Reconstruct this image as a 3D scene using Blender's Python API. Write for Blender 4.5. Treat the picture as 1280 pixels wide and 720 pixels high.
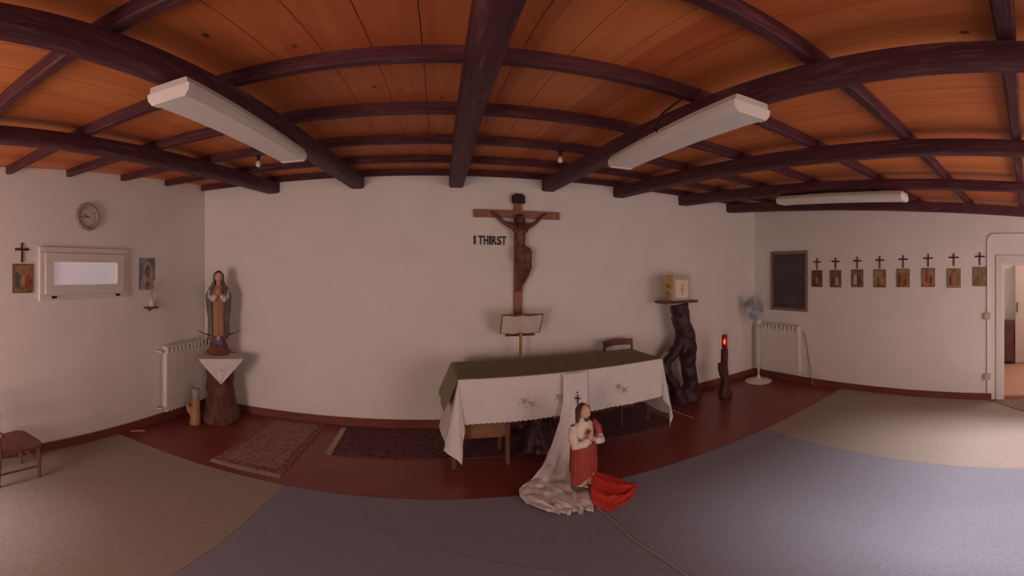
import bpy, bmesh, math, random
from mathutils import Vector, Matrix, noise
random.seed(7)
PI = math.pi
for o in list(bpy.data.objects):
    bpy.data.objects.remove(o)
SC = bpy.context.scene
COL = SC.collection

# ---------------------------------------------------------------- camera, world, light, exposure
CZ = 1.71                                   # lens height above the floor
cd = bpy.data.cameras.new('camera')
cd.type = 'PANO'
for holder in (cd, getattr(cd, 'cycles', None)):
    try:
        holder.panorama_type = 'EQUIRECTANGULAR'
        holder.longitude_min = -546.0 / 470.0
        holder.longitude_max = 734.0 / 470.0
        holder.latitude_max = 338.0 / 470.0
        holder.latitude_min = -382.0 / 470.0
    except Exception:
        pass
cam = bpy.data.objects.new('camera', cd)
cam.location = (0, 0, CZ)
cam.rotation_euler = (PI / 2, 0, 0)
COL.objects.link(cam)
SC.camera = cam

world = bpy.data.worlds.new('sky')
SC.world = world
world.use_nodes = True
world.node_tree.nodes['Background'].inputs[0].default_value = (1.0, 0.78, 0.72, 1)
world.node_tree.nodes['Background'].inputs[1].default_value = 0.35

def area(name, loc, rot, sx, sy, power, color):
    l = bpy.data.lights.new(name, 'AREA')
    l.shape = 'RECTANGLE'; l.size = sx; l.size_y = sy
    l.energy = power; l.color = color
    o = bpy.data.objects.new(name, l)
    o.location = loc; o.rotation_euler = rot
    COL.objects.link(o)
    return o
WARM = (1.0, 0.70, 0.62)
area('daylight_right_window', (2.75, -1.52, 1.2), (PI / 2, 0, 0), 2.3, 1.5, 40, (1.0, 0.72, 0.66))
area('daylight_left_window', (-1.95, -1.52, 1.15), (PI / 2, 0, 0), 1.0, 1.4, 50, WARM)
area('hall_daylight', (6.0, -0.9, 2.2), (0.5, 0, 0), 0.9, 0.9, 22, (1.0, 0.78, 0.7))

sl_ = bpy.data.lights.new('hazy_sun', 'SUN'); sl_.energy = 6.8; sl_.angle = math.radians(17); sl_.color = (1.0, 0.92, 0.96)
so_ = bpy.data.objects.new('hazy_sun', sl_); COL.objects.link(so_)
so_.rotation_euler = (math.radians(55), 0, math.radians(4)); so_.location = (2, -8, 6)

SC.view_settings.view_transform = 'Standard'
try: SC.view_settings.look = 'None'
except Exception: pass
SC.view_settings.gamma = 1.0
SC.view_settings.use_curve_mapping = False
SC.view_settings.exposure = 0.0

# ---------------------------------------------------------------- materials
def lin(c):
    return tuple(((v / 255) / 12.92 if v / 255 <= 0.04045 else ((v / 255 + 0.055) / 1.055) ** 2.4) for v in c)
MATS = {}
def M(name, col, rough=0.75, var=0.12, scale=9.0, bump=0.0, spec=0.3, metal=0.0, emit=None, stretch=(1, 1, 1), trans=0.0):
    """procedural surface: a noise-broken base colour (linear rgb) and optional fine bump"""
    if name in MATS: return MATS[name]
    m = bpy.data.materials.new(name); m.use_nodes = True
    nt = m.node_tree; b = nt.nodes['Principled BSDF']
    b.inputs['Roughness'].default_value = rough
    b.inputs['Metallic'].default_value = metal
    b.inputs['Specular IOR Level'].default_value = spec
    if trans: b.inputs['Transmission Weight'].default_value = trans
    tc = nt.nodes.new('ShaderNodeTexCoord'); mp = nt.nodes.new('ShaderNodeMapping')
    mp.inputs['Scale'].default_value = stretch
    nt.links.new(tc.outputs['Object'], mp.inputs[0])
    n = nt.nodes.new('ShaderNodeTexNoise'); n.inputs['Scale'].default_value = scale; n.inputs['Detail'].default_value = 4
    nt.links.new(mp.outputs[0], n.inputs['Vector'])
    r = nt.nodes.new('ShaderNodeValToRGB')
    lo = [max(0, c * (1 - var)) for c in col] + [1]; hi = [min(1, c * (1 + var)) for c in col] + [1]
    r.color_ramp.elements[0].color = lo; r.color_ramp.elements[1].color = hi
    r.color_ramp.elements[0].position = 0.3; r.color_ramp.elements[1].position = 0.7
    nt.links.new(n.outputs['Fac'], r.inputs[0]); nt.links.new(r.outputs[0], b.inputs['Base Color'])
    if bump:
        n2 = nt.nodes.new('ShaderNodeTexNoise'); n2.inputs['Scale'].default_value = scale * 6; n2.inputs['Detail'].default_value = 3
        nt.links.new(mp.outputs[0], n2.inputs['Vector'])
        bp = nt.nodes.new('ShaderNodeBump'); bp.inputs['Strength'].default_value = bump; bp.inputs['Distance'].default_value = 0.01
        nt.links.new(n2.outputs['Fac'], bp.inputs['Height']); nt.links.new(bp.outputs[0], b.inputs['Normal'])
    if emit:
        b.inputs['Emission Color'].default_value = tuple(emit[:3]) + (1,)
        b.inputs['Emission Strength'].default_value = emit[3]
    MATS[name] = m
    return m

def plank_material():
    m = bpy.data.materials.new('pine_planks'); m.use_nodes = True
    nt = m.node_tree; N = nt.nodes; L = nt.links; b = N['Principled BSDF']
    b.inputs['Roughness'].default_value = 0.5; b.inputs['Specular IOR Level'].default_value = 0.25
    tc = N.new('ShaderNodeTexCoord')
    sep = N.new('ShaderNodeSeparateXYZ'); L.new(tc.outputs['Object'], sep.inputs[0])
    dv = N.new('ShaderNodeMath'); dv.operation = 'DIVIDE'; dv.inputs[1].default_value = 0.175; L.new(sep.outputs['X'], dv.inputs[0])
    fl = N.new('ShaderNodeMath'); fl.operation = 'FLOOR'; L.new(dv.outputs[0], fl.inputs[0])
    wn = N.new('ShaderNodeTexWhiteNoise'); wn.noise_dimensions = '1D'; L.new(fl.outputs[0], wn.inputs['W'])
    mp = N.new('ShaderNodeMapping'); mp.inputs['Scale'].default_value = (16, 1.1, 16); L.new(tc.outputs['Object'], mp.inputs[0])
    n = N.new('ShaderNodeTexNoise'); n.inputs['Scale'].default_value = 2.0; n.inputs['Detail'].default_value = 5; n.inputs['Distortion'].default_value = 0.6
    L.new(mp.outputs[0], n.inputs['Vector'])
    mix = N.new('ShaderNodeMath'); mix.operation = 'MULTIPLY_ADD'; mix.inputs[1].default_value = 0.45; L.new(wn.outputs['Value'], mix.inputs[0]); 
    hf = N.new('ShaderNodeMath'); hf.operation = 'MULTIPLY'; hf.inputs[1].default_value = 0.6; L.new(n.outputs['Fac'], hf.inputs[0])
    L.new(hf.outputs[0], mix.inputs[2])
    r = N.new('ShaderNodeValToRGB'); L.new(mix.outputs[0], r.inputs[0])
    r.color_ramp.elements[0].color = PLANK_LO + (1,); r.color_ramp.elements[0].position = 0.2
    r.color_ramp.elements[1].color = PLANK_HI + (1,); r.color_ramp.elements[1].position = 0.8
    # knots
    mk = N.new('ShaderNodeMapping'); mk.inputs['Scale'].default_value = (3.3, 2.0, 1); L.new(tc.outputs['Object'], mk.inputs[0])
    vo = N.new('ShaderNodeTexVoronoi'); vo.inputs['Scale'].default_value = 1.6; L.new(mk.outputs[0], vo.inputs['Vector'])
    kr = N.new('ShaderNodeValToRGB'); L.new(vo.outputs['Distance'], kr.inputs[0])
    kr.color_ramp.elements[0].color = (1, 1, 1, 1); kr.color_ramp.elements[0].position = 0.03
    kr.color_ramp.elements[1].color = (0, 0, 0, 1); kr.color_ramp.elements[1].position = 0.075
    mx = N.new('ShaderNodeMix'); mx.data_type = 'RGBA'
    L.new(kr.outputs[0], mx.inputs[0]); L.new(r.outputs[0], mx.inputs[6]); mx.inputs[7].default_value = (0.07, 0.02, 0.01, 1)
    L.new(mx.outputs[2], b.inputs['Base Color'])
    return m
PLANK_LO = (0.44, 0.110, 0.036)
PLANK_HI = (0.64, 0.225, 0.070)

def rug_material(name, a, b_, c):
    m = bpy.data.materials.new(name); m.use_nodes = True
    nt = m.node_tree; N = nt.nodes; L = nt.links; b = N['Principled BSDF']
    b.inputs['Roughness'].default_value = 0.95; b.inputs['Specular IOR Level'].default_value = 0.05
    tc = N.new('ShaderNodeTexCoord')
    v = N.new('ShaderNodeTexVoronoi'); v.inputs['Scale'].default_value = 30; L.new(tc.outputs['Object'], v.inputs['Vector'])
    n = N.new('ShaderNodeTexNoise'); n.inputs['Scale'].default_value = 40; n.inputs['Detail'].default_value = 3; L.new(tc.outputs['Object'], n.inputs['Vector'])
    ad = N.new('ShaderNodeMath'); ad.operation = 'MULTIPLY_ADD'; ad.inputs[1].default_value = 0.6; L.new(n.outputs['Fac'], ad.inputs[0]); L.new(v.outputs['Distance'], ad.inputs[2])
    r = N.new('ShaderNodeValToRGB'); L.new(ad.outputs[0], r.inputs[0])
    e = r.color_ramp.elements
    e[0].color = a + (1,); e[0].position = 0.42
    e[1].color = b_ + (1,); e[1].position = 0.62
    x = e.new(0.8); x.color = c + (1,)
    L.new(r.outputs[0], b.inputs['Base Color'])
    return m

def print_material(name, cols, seed, scale=7):
    """a small painted print: bands of its own pigments broken by noise"""
    m = bpy.data.materials.new(name); m.use_nodes = True
    nt = m.node_tree; N = nt.nodes; L = nt.links; b = N['Principled BSDF']
    b.inputs['Roughness'].default_value = 0.5
    tc = N.new('ShaderNodeTexCoord'); mp = N.new('ShaderNodeMapping'); mp.inputs['Location'].default_value = (seed * 3.7, seed, seed * 1.3)
    L.new(tc.outputs['Object'], mp.inputs[0])
    n = N.new('ShaderNodeTexNoise'); n.inputs['Scale'].default_value = scale * 2; n.inputs['Detail'].default_value = 3; L.new(mp.outputs[0], n.inputs['Vector'])
    r = N.new('ShaderNodeValToRGB'); L.new(n.outputs['Fac'], r.inputs[0])
    e = r.color_ramp.elements
    for i, c in enumerate(cols):
        p = 0.3 + 0.4 * i / (len(cols) - 1)
        if i == 0: e[0].color = c + (1,); e[0].position = p
        elif i == len(cols) - 1: e[-1].color = c + (1,); e[-1].position = p
        else:
            q = e.new(p); q.color = c + (1,)
    L.new(r.outputs[0], b.inputs['Base Color'])
    return m

PLASTER = M('wall_plaster', (0.80, 0.785, 0.75), 0.9, 0.03, 2.5, 0.08, 0.1)
def beam_wood(name, stretch):
    m = M(name, (0.08, 0.024, 0.031), 0.6, 0.3, 3.0, 0.45, 0.25, stretch=stretch)
    nt = m.node_tree; N = nt.nodes; L = nt.links; b = N['Principled BSDF']
    old = b.inputs['Base Color'].links[0].from_socket; mp = [n for n in N if n.type == 'MAPPING'][0]
    n3 = N.new('ShaderNodeTexNoise'); n3.inputs['Scale'].default_value = 9; n3.inputs['Detail'].default_value = 6; n3.inputs['Roughness'].default_value = 0.7
    L.new(mp.outputs[0], n3.inputs['Vector'])
    r = N.new('ShaderNodeValToRGB'); r.color_ramp.elements[0].position = 0.52; r.color_ramp.elements[1].position = 0.75
    r.color_ramp.elements[0].color = (0, 0, 0, 1); r.color_ramp.elements[1].color = (0.7, 0.7, 0.7, 1)
    L.new(n3.outputs['Fac'], r.inputs[0])
    mx = N.new('ShaderNodeMix'); mx.data_type = 'RGBA'; L.new(r.outputs[0], mx.inputs[0]); L.new(old, mx.inputs[6]); mx.inputs[7].default_value = (0.22, 0.125, 0.12, 1)
    L.new(mx.outputs[2], b.inputs['Base Color'])
    return m
DARKWOOD = beam_wood('dark_beam_wood', (5, 0.45, 5))
DARKWOOD_X = beam_wood('dark_purlin_wood', (0.45, 5, 5))
SKIRT = M('red_brown_skirting', (0.19, 0.058, 0.045), 0.45, 0.15, 4, 0, 0.4)
REDFLOOR = M('oxblood_floor', (0.215, 0.047, 0.042), 0.3, 0.12, 3, 0.02, 0.4)
BLUE = M('blue_grey_carpet', (0.245, 0.250, 0.300), 0.95, 0.10, 70, 0.35, 0.15)
BEIGE = M('beige_carpet', (0.335, 0.288, 0.252), 0.95, 0.10, 60, 0.3, 0.12)
WHITEPAINT = M('white_gloss_paint', (0.72, 0.70, 0.66), 0.4, 0.03, 6, 0, 0.4)
LAMPWHITE = M('lamp_plastic', (0.74, 0.73, 0.68), 0.35, 0.04, 8, 0, 0.4)
CLOTHWHITE = M('white_linen', (0.68, 0.67, 0.665), 0.9, 0.04, 20, 0.1, 0.1)
GREENCLOTH = M('olive_green_cloth', (0.27, 0.255, 0.155), 0.95, 0.10, 25, 0.12, 0.05)
REDCLOTH = M('scarlet_cloth', (0.52, 0.045, 0.03), 0.7, 0.10, 14, 0, 0.2)
ROOT = M('dark_root_wood', (0.046, 0.019, 0.024), 0.42, 0.45, 11, 0.5, 0.35, stretch=(2, 2, 0.6))
STUMP = M('red_brown_stump', (0.125, 0.048, 0.042), 0.6, 0.45, 9, 0.5, 0.3, stretch=(2, 2, 0.5))
PALEWOOD = M('pale_branch_wood', (0.40, 0.245, 0.12), 0.6, 0.3, 10, 0.3, 0.3, stretch=(2, 2, 0.5))
MIDWOOD = M('mid_brown_wood', (0.17, 0.070, 0.042), 0.5, 0.25, 8, 0.15, 0.35, stretch=(3, 3, 0.6))
CROSSWOOD = M('crucifix_wood', (0.30, 0.135, 0.082), 0.5, 0.2, 8, 0.1, 0.35, stretch=(3, 3, 0.6))
CHAIRWOOD = M('chair_dark_wood', (0.13, 0.05, 0.045), 0.45, 0.25, 8, 0.1, 0.35)
BLACK = M('black_paint', (0.03, 0.018, 0.018), 0.6, 0.1)
GOLD = M('dull_gold', (0.55, 0.36, 0.12), 0.35, 0.15, 12, 0, 0.5, 0.6)
BRASS = M('brass', (0.60, 0.42, 0.20), 0.3, 0.1, 12, 0, 0.5, 0.8)
GREYPL = M('grey_plastic', (0.50, 0.46, 0.39), 0.5, 0.05)
SKIN = M('painted_skin', (0.66, 0.42, 0.31), 0.55, 0.05)
HAIR = M('brown_hair_paint', (0.10, 0.048, 0.035), 0.6, 0.2, 20)

# ---------------------------------------------------------------- mesh helpers
class MB:
    def __init__(s): s.bm = bmesh.new()
    def merge(s, tmp, mat=None, mi=0):
        if mat is not None: bmesh.ops.transform(tmp, matrix=mat, verts=tmp.verts)
        for f in tmp.faces: f.material_index = mi
        me = bpy.data.meshes.new('tmp'); tmp.to_mesh(me); tmp.free()
        s.bm.from_mesh(me); bpy.data.meshes.remove(me)
        return s
    def box(s, x0, x1, y0, y1, z0, z1, bev=0.0, mat=None, mi=0, seg=1):
        t = bmesh.new(); bmesh.ops.create_cube(t, size=1)
        bmesh.ops.transform(t, matrix=Matrix.Translation(((x0 + x1) / 2, (y0 + y1) / 2, (z0 + z1) / 2)) @ Matrix.Diagonal((abs(x1 - x0), abs(y1 - y0), abs(z1 - z0), 1)), verts=t.verts)
        if bev: bmesh.ops.bevel(t, geom=t.edges[:], offset=bev, segments=seg, affect='EDGES', profile=0.5)
        return s.merge(t, mat, mi)
    def hexa(s, p, mi=0):
        t = bmesh.new(); v = [t.verts.new(q) for q in p]
        for f in ((0, 3, 2, 1), (4, 5, 6, 7), (0, 1, 5, 4), (1, 2, 6, 5), (2, 3, 7, 6), (3, 0, 4, 7)): t.faces.new([v[i] for i in f])
        bmesh.ops.recalc_face_normals(t, faces=t.faces)
        return s.merge(t, None, mi)
    def prism(s, poly, z0, z1, mat=None, mi=0):
        t = bmesh.new(); a = [t.verts.new((x, y, z0)) for x, y in poly]; b = [t.verts.new((x, y, z1)) for x, y in poly]; n = len(poly)
        t.faces.new(a[::-1]); t.faces.new(b)
        for i in range(n): t.faces.new((a[i], a[(i + 1) % n], b[(i + 1) % n], b[i]))
        bmesh.ops.recalc_face_normals(t, faces=t.faces)
        return s.merge(t, mat, mi)
    def tube(s, pts, rad, seg=10, mat=None, mi=0, wob=0.0, closed=False):
        pts = [Vector(p) for p in pts]; n = len(pts)
        rad = rad if hasattr(rad, '__len__') else [rad] * n
        t = bmesh.new(); rings = []; up = None
        for i, p in enumerate(pts):
            if closed: d = pts[(i + 1) % n] - pts[i - 1]
            else: d = (pts[min(i + 1, n - 1)] - pts[max(i - 1, 0)])
            d = d.normalized() if d.length > 1e-9 else Vector((0, 0, 1))
            if up is None: up = Vector((1, 0, 0)) if abs(d.x) < 0.8 else Vector((0, 1, 0))
            a = (up - d * up.dot(d)).normalized(); b = d.cross(a); up = a
            ring = []
            for k in range(seg):
                th = 2 * PI * k / seg
                r = rad[i]
                if wob: r *= 1 + wob * noise.noise(Vector((math.cos(th) * 1.7, math.sin(th) * 1.7, i * 0.45 + pts[0].x * 9)))
                ring.append(t.verts.new(p + (a * math.cos(th) + b * math.sin(th)) * r))
            rings.append(ring)
        m = n if closed else n - 1
        for i in range(m):
            r0, r1 = rings[i], rings[(i + 1) % n]
            for k in range(seg): t.faces.new((r0[k], r0[(k + 1) % seg], r1[(k + 1) % seg], r1[k]))
        if not closed: t.faces.new(rings[0][::-1]); t.faces.new(rings[-1])
        bmesh.ops.recalc_face_normals(t, faces=t.faces)
        return s.merge(t, mat, mi)
    def lathe(s, prof, c=(0, 0, 0), seg=24, mat=None, mi=0, sx=1, sy=1):
        t = bmesh.new(); rings = []
        for r, z in prof:
            rings.append([t.verts.new((c[0] + sx * r * math.cos(2 * PI * k / seg), c[1] + sy * r * math.sin(2 * PI * k / seg), c[2] + z)) for k in range(seg)])
        for i in range(len(rings) - 1):
            for k in range(seg): t.faces.new((rings[i][k], rings[i][(k + 1) % seg], rings[i + 1][(k + 1) % seg], rings[i + 1][k]))
        t.faces.new(rings[0][::-1]); t.faces.new(rings[-1])
        bmesh.ops.recalc_face_normals(t, faces=t.faces)
        return s.merge(t, mat, mi)
    def ball(s, c, rx, ry=None, rz=None, seg=16, mat=None, mi=0):
        t = bmesh.new(); bmesh.ops.create_uvsphere(t, u_segments=seg, v_segments=max(6, seg // 2 + 2), radius=1)
        k = Matrix.Translation(c) @ Matrix.Diagonal((rx, ry or rx, rz or rx, 1))
        return s.merge(t, (mat @ k) if mat is not None else k, mi)
    def grid(s, fn, nu, nv, mi=0, mat=None):
        t = bmesh.new(); g = [[t.verts.new(fn(i / nu, j / nv)) for j in range(nv + 1)] for i in range(nu + 1)]
        for i in range(nu):
            for j in range(nv): t.faces.new((g[i][j], g[i + 1][j], g[i + 1][j + 1], g[i][j + 1]))
        return s.merge(t, mat, mi)
    def build(s, name, mats, parent=None, smooth=35, mods=None, loc=None):
        me = bpy.data.meshes.new(name); s.bm.to_mesh(me); s.bm.free()
        for m in (mats if isinstance(mats, (list, tuple)) else [mats]): me.materials.append(m)
        o = bpy.data.objects.new(name, me); COL.objects.link(o)
        if parent is not None: o.parent = parent
        if loc is not None: o.location = loc
        if mods:
            for typ, kw in mods:
                md = o.modifiers.new(typ.lower(), typ)
                for k, v in kw.items(): setattr(md, k, v)
            dg = bpy.context.evaluated_depsgraph_get(); dg.update()
            new = bpy.data.meshes.new_from_object(o.evaluated_get(dg))
            o.modifiers.clear(); o.data = new; new.name = name
            if not new.materials:
                for m in (mats if isinstance(mats, (list, tuple)) else [mats]): new.materials.append(m)
        if smooth:
            for p in o.data.polygons: p.use_smooth = True
            o.data.set_sharp_from_angle(angle=math.radians(smooth))
        return o
REMESH = lambda v, it=4: [('REMESH', dict(mode='VOXEL', voxel_size=v)), ('SMOOTH', dict(iterations=it, factor=0.5))]

def rot(z=0, y=0, x=0): return Matrix.Rotation(z, 4, 'Z') @ Matrix.Rotation(y, 4, 'Y') @ Matrix.Rotation(x, 4, 'X')
def T(x, y, z): return Matrix.Translation((x, y, z))
def tag(o, label, cat, group=None, kind=None):
    o['label'] = label; o['category'] = cat
    if group: o['group'] = group
    if kind: o['kind'] = kind
    return o
def thing(name, label, cat, loc=(0, 0, 0), rz=0.0, group=None):
    o = bpy.data.objects.new(name, None); o.empty_display_size = 0.05; COL.objects.link(o)
    o.location = loc; o.rotation_euler = (0, 0, rz)
    return tag(o, label, cat, group)
def dup(root, loc, rz, label=None, group=None):
    r = root.copy(); COL.objects.link(r); r.location = loc; r.rotation_euler = (0, 0, rz)
    if label: r['label'] = label
    if group: r['group'] = group
    for ch in list(root.children):
        c = ch.copy(); COL.objects.link(c); c.parent = r
        for g in list(ch.children):
            d = g.copy(); COL.objects.link(d); d.parent = c
    return r
def struct(o): o['kind'] = 'structure'; return o

# walls: rotation of a frame whose x runs to the right as one faces the wall, y into the wall
RB = math.atan(0.043)
RL = math.atan2(1, 0.0847)
RR = math.atan2(-1, 0.053)
def on_back(x, z, off=0.0):  return (x + 0.043 * off, 3.85 + 0.043 * x - off, z)
def on_left(y, z, off=0.0):  return (-2.965 + 0.0847 * y + off, y, z)
def on_right(y, z, off=0.0): return (4.763 - 0.053 * y - off, y, z)
zpl = lambda y: CZ + 0.80 + 0.065 * y       # underside of the planks
zpu = lambda y: CZ + 0.735 + 0.065 * y      # underside of the purlins
zbe = lambda y: CZ + 0.655 + 0.0538 * y     # underside of the beams, which taper towards the rear
zla = lambda y: CZ + 0.605 + 0.067 * y      # top of the lamps hung below them
SL = math.atan(0.065)
YR = -1.6

# ---------------------------------------------------------------- the shell
CL = Vector((-2.649, 3.736)); CR = Vector((4.549, 4.046)); RLc = Vector((-2.965 + 0.0847 * YR, YR)); RRc = Vector((4.763 - 0.053 * YR, YR))
struct(MB().prism([(-3.6, -2.2), (4.95, -2.2), (4.76, 4.4), (-3.2, 4.4)], -0.12, 0.0).build('floor', REDFLOOR, smooth=None))
def wallseg(name, a, b, nrm, z0=0.0, th=0.2):
    a = Vector(a); b = Vector(b); n = Vector(nrm) * th
    zt = lambda p: zpl(p.y)
    return MB().hexa([(a.x, a.y, z0), (b.x, b.y, z0), (b.x + n.x, b.y + n.y, z0), (a.x + n.x, a.y + n.y, z0),
                      (a.x, a.y, zt(a)), (b.x, b.y, zt(b)), (b.x + n.x, b.y + n.y, zt(b + n)), (a.x + n.x, a.y + n.y, zt(a + n))])
e = Vector((1, 0.043)).normalized() * 0.2
struct(wallseg('w', CL - e, CR + e, (-0.043, 1)).build('wall_back', PLASTER, smooth=None))
struct(wallseg('w', RLc, CL, (-1, 0.0847)).build('wall_left', PLASTER, smooth=None))
# right wall with the doorway
def rw(mb, ya, yb, za, zb):
    A = Vector(on_right(ya, 0)); B_ = Vector(on_right(yb, 0)); n = Vector((0.2, 0.0106, 0))
    top = lambda p: zpl(p.y) if zb is None else zb
    P = [A, B_, B_ + n, A + n]
    mb.hexa([(p.x, p.y, za) for p in P] + [(p.x, p.y, top(p)) for p in P])
m = MB(); rw(m, CR.y, 0.32, 0, None); rw(m, 0.32, -0.52, 1.80, None); rw(m, -0.52, YR, 0, None)
struct(m.build('wall_right', PLASTER, smooth=None))
# rear wall behind the lens with two window openings
m = MB(); h = 1.9; zt = zpl(YR) - 0.005
for x0, x1, z0, z1 in ((-3.2, -2.45, 0, zt), (-1.45, 1.5, 0, zt), (4.1, 4.9, 0, zt), (-2.45, -1.45, 0, 0.9), (1.5, 4.1, 0, 0.4), (-2.45, -1.45, 1.75, zt), (1.5, 4.1, 2.05, zt)):
    m.box(x0, x1, YR - 0.2, YR, z0, z1)
struct(m.build('wall_rear', PLASTER, smooth=None))
for i, (x0, x1, z0, z1) in enumerate(((-2.45, -1.45, 0.9, 1.75), (1.5, 4.1, 0.4, 2.05))):
    m = MB()
    for a in (x0, (x0 + x1) / 2 - 0.025, x1 - 0.05): m.box(a, a + 0.05, YR - 0.12, YR - 0.06, z0, z1)
    for z in (z0, z1 - 0.05): m.box(x0, x1, YR - 0.12, YR - 0.06, z, z + 0.05)
    struct(m.build('window_%d' % (i + 2), WHITEPAINT, smooth=None))

# pine plank ceiling: strips with open joints, a dark board above
m = MB(); x = -3.2
while x < 4.95:
    x0, x1 = x + 0.0015, x + 0.1735
    ya, yb = YR - 0.2, 4.26
    m.hexa([(x0, ya, zpl(ya)), (x1, ya, zpl(ya)), (x1, yb, zpl(yb)), (x0, yb, zpl(yb)),
            (x0, ya, zpl(ya) + 0.02), (x1, ya, zpl(ya) + 0.02), (x1, yb, zpl(yb) + 0.02), (x0, yb, zpl(yb) + 0.02)])
    x += 0.175
ya, yb = YR - 0.2, 4.26
m.hexa([(-3.2, ya, zpl(ya) + 0.021), (4.97, ya, zpl(ya) + 0.021), (4.97, yb, zpl(yb) + 0.021), (-3.2, yb, zpl(yb) + 0.021),
        (-3.2, ya, zpl(ya) + 0.06), (4.97, ya, zpl(ya) + 0.06), (4.97, yb, zpl(yb) + 0.06), (-3.2, yb, zpl(yb) + 0.06)], mi=1)
struct(m.build('ceiling', [plank_material(), BLACK], smooth=None))

# skirting
def skirt(name, a, b, inn, ht=0.098, th=0.016):
    a = Vector(a); b = Vector(b); n = Vector(inn).normalized() * th; g = Vector(inn).normalized() * 0.0005
    a = a + g; b = b + g
    P = [a, b, b + n, a + n]
    return struct(MB().hexa([(p.x, p.y, 0.0) for p in P] + [(p.x, p.y, ht) for p in P]).build(name, SKIRT, smooth=None))
skirt('baseboard_back', CL, CR, (0.043, -1))
skirt('baseboard_left', (on_left(YR, 0)[0], YR), CL + Vector((-0.0015, -0.018)), (1, -0.0847))
skirt('baseboard_right', (on_right(0.455, 0)[0], 0.455), CR + Vector((0.001, -0.018)), (-1, -0.053))

# ---------------------------------------------------------------- ceiling timbers
def beam(label, xw, x0, w=0.15, dz=0.0):
    """main timber along the room: xw at the back wall, x0 level with the lens"""
    mb = MB(); N = 26; t = bmesh.new(); rings = []
    yb = 3.85 + 0.043 * xw - 0.002; ya = YR + 0.002
    for i in range(N + 1):
        y = ya + (yb - ya) * i / N
        cx = x0 + (xw - x0) * y / yb
        ww = w * (1 + 0.05 * noise.noise(Vector((xw * 3, y * 0.9, 0)))) * (0.66 + 0.34 * max(0, y) / yb)
        cx += 0.008 * noise.noise(Vector((xw * 5, y * 0.8, 3)))
        zb = zbe(y) - dz * (1 - max(0, y) / yb) + 0.006 * noise.noise(Vector((xw, y * 1.3, 7))); ztp = zpu(y) - 0.001; c = 0.022
        prof = [(-ww / 2, ztp), (-ww / 2, zb + c), (-ww / 2 + c * 0.35, zb + c * 0.35), (-ww / 2 + c, zb), (ww / 2 - c, zb), (ww / 2 - c * 0.35, zb + c * 0.35), (ww / 2, zb + c), (ww / 2, ztp)]
        sh = (0.043 * (cx - xw) if i == N else 0)
        rings.append([t.verts.new((cx + px, y + sh + (0.043 * px if i == N else 0), pz)) for px, pz in prof])
    for i in range(N):
        n = 8
        for k in range(n): t.faces.new((rings[i][k], rings[i][(k + 1) % n], rings[i + 1][(k + 1) % n], rings[i + 1][k]))
    t.faces.new(rings[0][::-1]); t.faces.new(rings[-1]); bmesh.ops.recalc_face_normals(t, faces=t.faces)
    mb.merge(t)
    return tag(mb.build('ceiling_beam', DARKWOOD, smooth=30), label, 'beam', 'main ceiling beams running to the back wall')
beam('dark wooden ceiling beam ending left of the statue corner, leftmost and without a lamp', -1.75, -1.84)
beam('dark wooden ceiling beam carrying the long lamp on the left', -0.82, -0.855)
beam('dark wooden ceiling beam ending on the wall just left of the crucifix, at mid room', 0.20, 0.125)
beam('dark wooden ceiling beam carrying the long lamp right of the crucifix', 1.19, 1.10)
beam('dark wooden ceiling beam without a lamp, next right of the beam with the right-hand long lamp', 2.07, 2.09)
beam('dark wooden ceiling beam carrying the lamp furthest to the right, over the blackboard side', 3.05, 3.12)
beam('dark wooden ceiling beam closest to the right wall with the row of pictures', 3.97, 4.38, 0.15, 0.03)

def purlin(y, slope, label, w=0.055):
    xl = (-2.965 + 0.0847 * y) / (1 - 0.0847 * slope) + 0.003; xr = (4.763 - 0.053 * y) / (1 + 0.053 * slope) - 0.003
    mb = MB(); N = 16; P = []
    t = bmesh.new(); rings = []
    for i in range(N + 1):
        x = xl + (xr - xl) * i / N; yc = y + slope * x
        hw = w / 2 * (1 + 0.06 * noise.noise(Vector((x * 1.2, y * 4, 1))))
        zb = zpu(yc); zt_ = zpl(yc) - 0.001; c = 0.006; dz = 0.065
        pr = [(-hw, zpl(yc - hw) - 0.001), (-hw, zb - dz * hw + c), (-hw + c, zb - dz * hw), (hw - c, zb + dz * hw), (hw, zb + dz * hw + c), (hw, zpl(yc + hw) - 0.001)]
        rings.append([t.verts.new((x, yc + a, b)) for a, b in pr])
    for i in range(N):
        for k in range(6): t.faces.new((rings[i][k], rings[i][(k + 1) % 6], rings[i + 1][(k + 1) % 6], rings[i + 1][k]))
    t.faces.new(rings[0][::-1]); t.faces.new(rings[-1]); bmesh.ops.recalc_face_normals(t, faces=t.faces); mb.merge(t)
    return tag(mb.build('roof_purlin', DARKWOOD_X, smooth=30), label, 'rafter', 'thin cross timbers above the main beams')
purlin(0.06, 0, 'thin dark cross timber seen end-on at far right, above the doorway side')
purlin(0.69, 0, 'thin dark cross timber second from the lens, cut by the top edge of the photo')
purlin(1.315, 0, 'thin dark cross timber forming the nearest full arch across the ceiling')
purlin(1.94, 0.02, 'thin dark cross timber forming the second full arch, over the middle of both long lamps')
purlin(2.57, 0.03, 'thin dark cross timber holding the two small hanging bulbs')
purlin(3.20, 0.043, 'thin dark cross timber second from the back wall')
purlin(3.80, 0.043, 'thin dark cross timber lying along the top of the back wall', 0.06)

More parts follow.
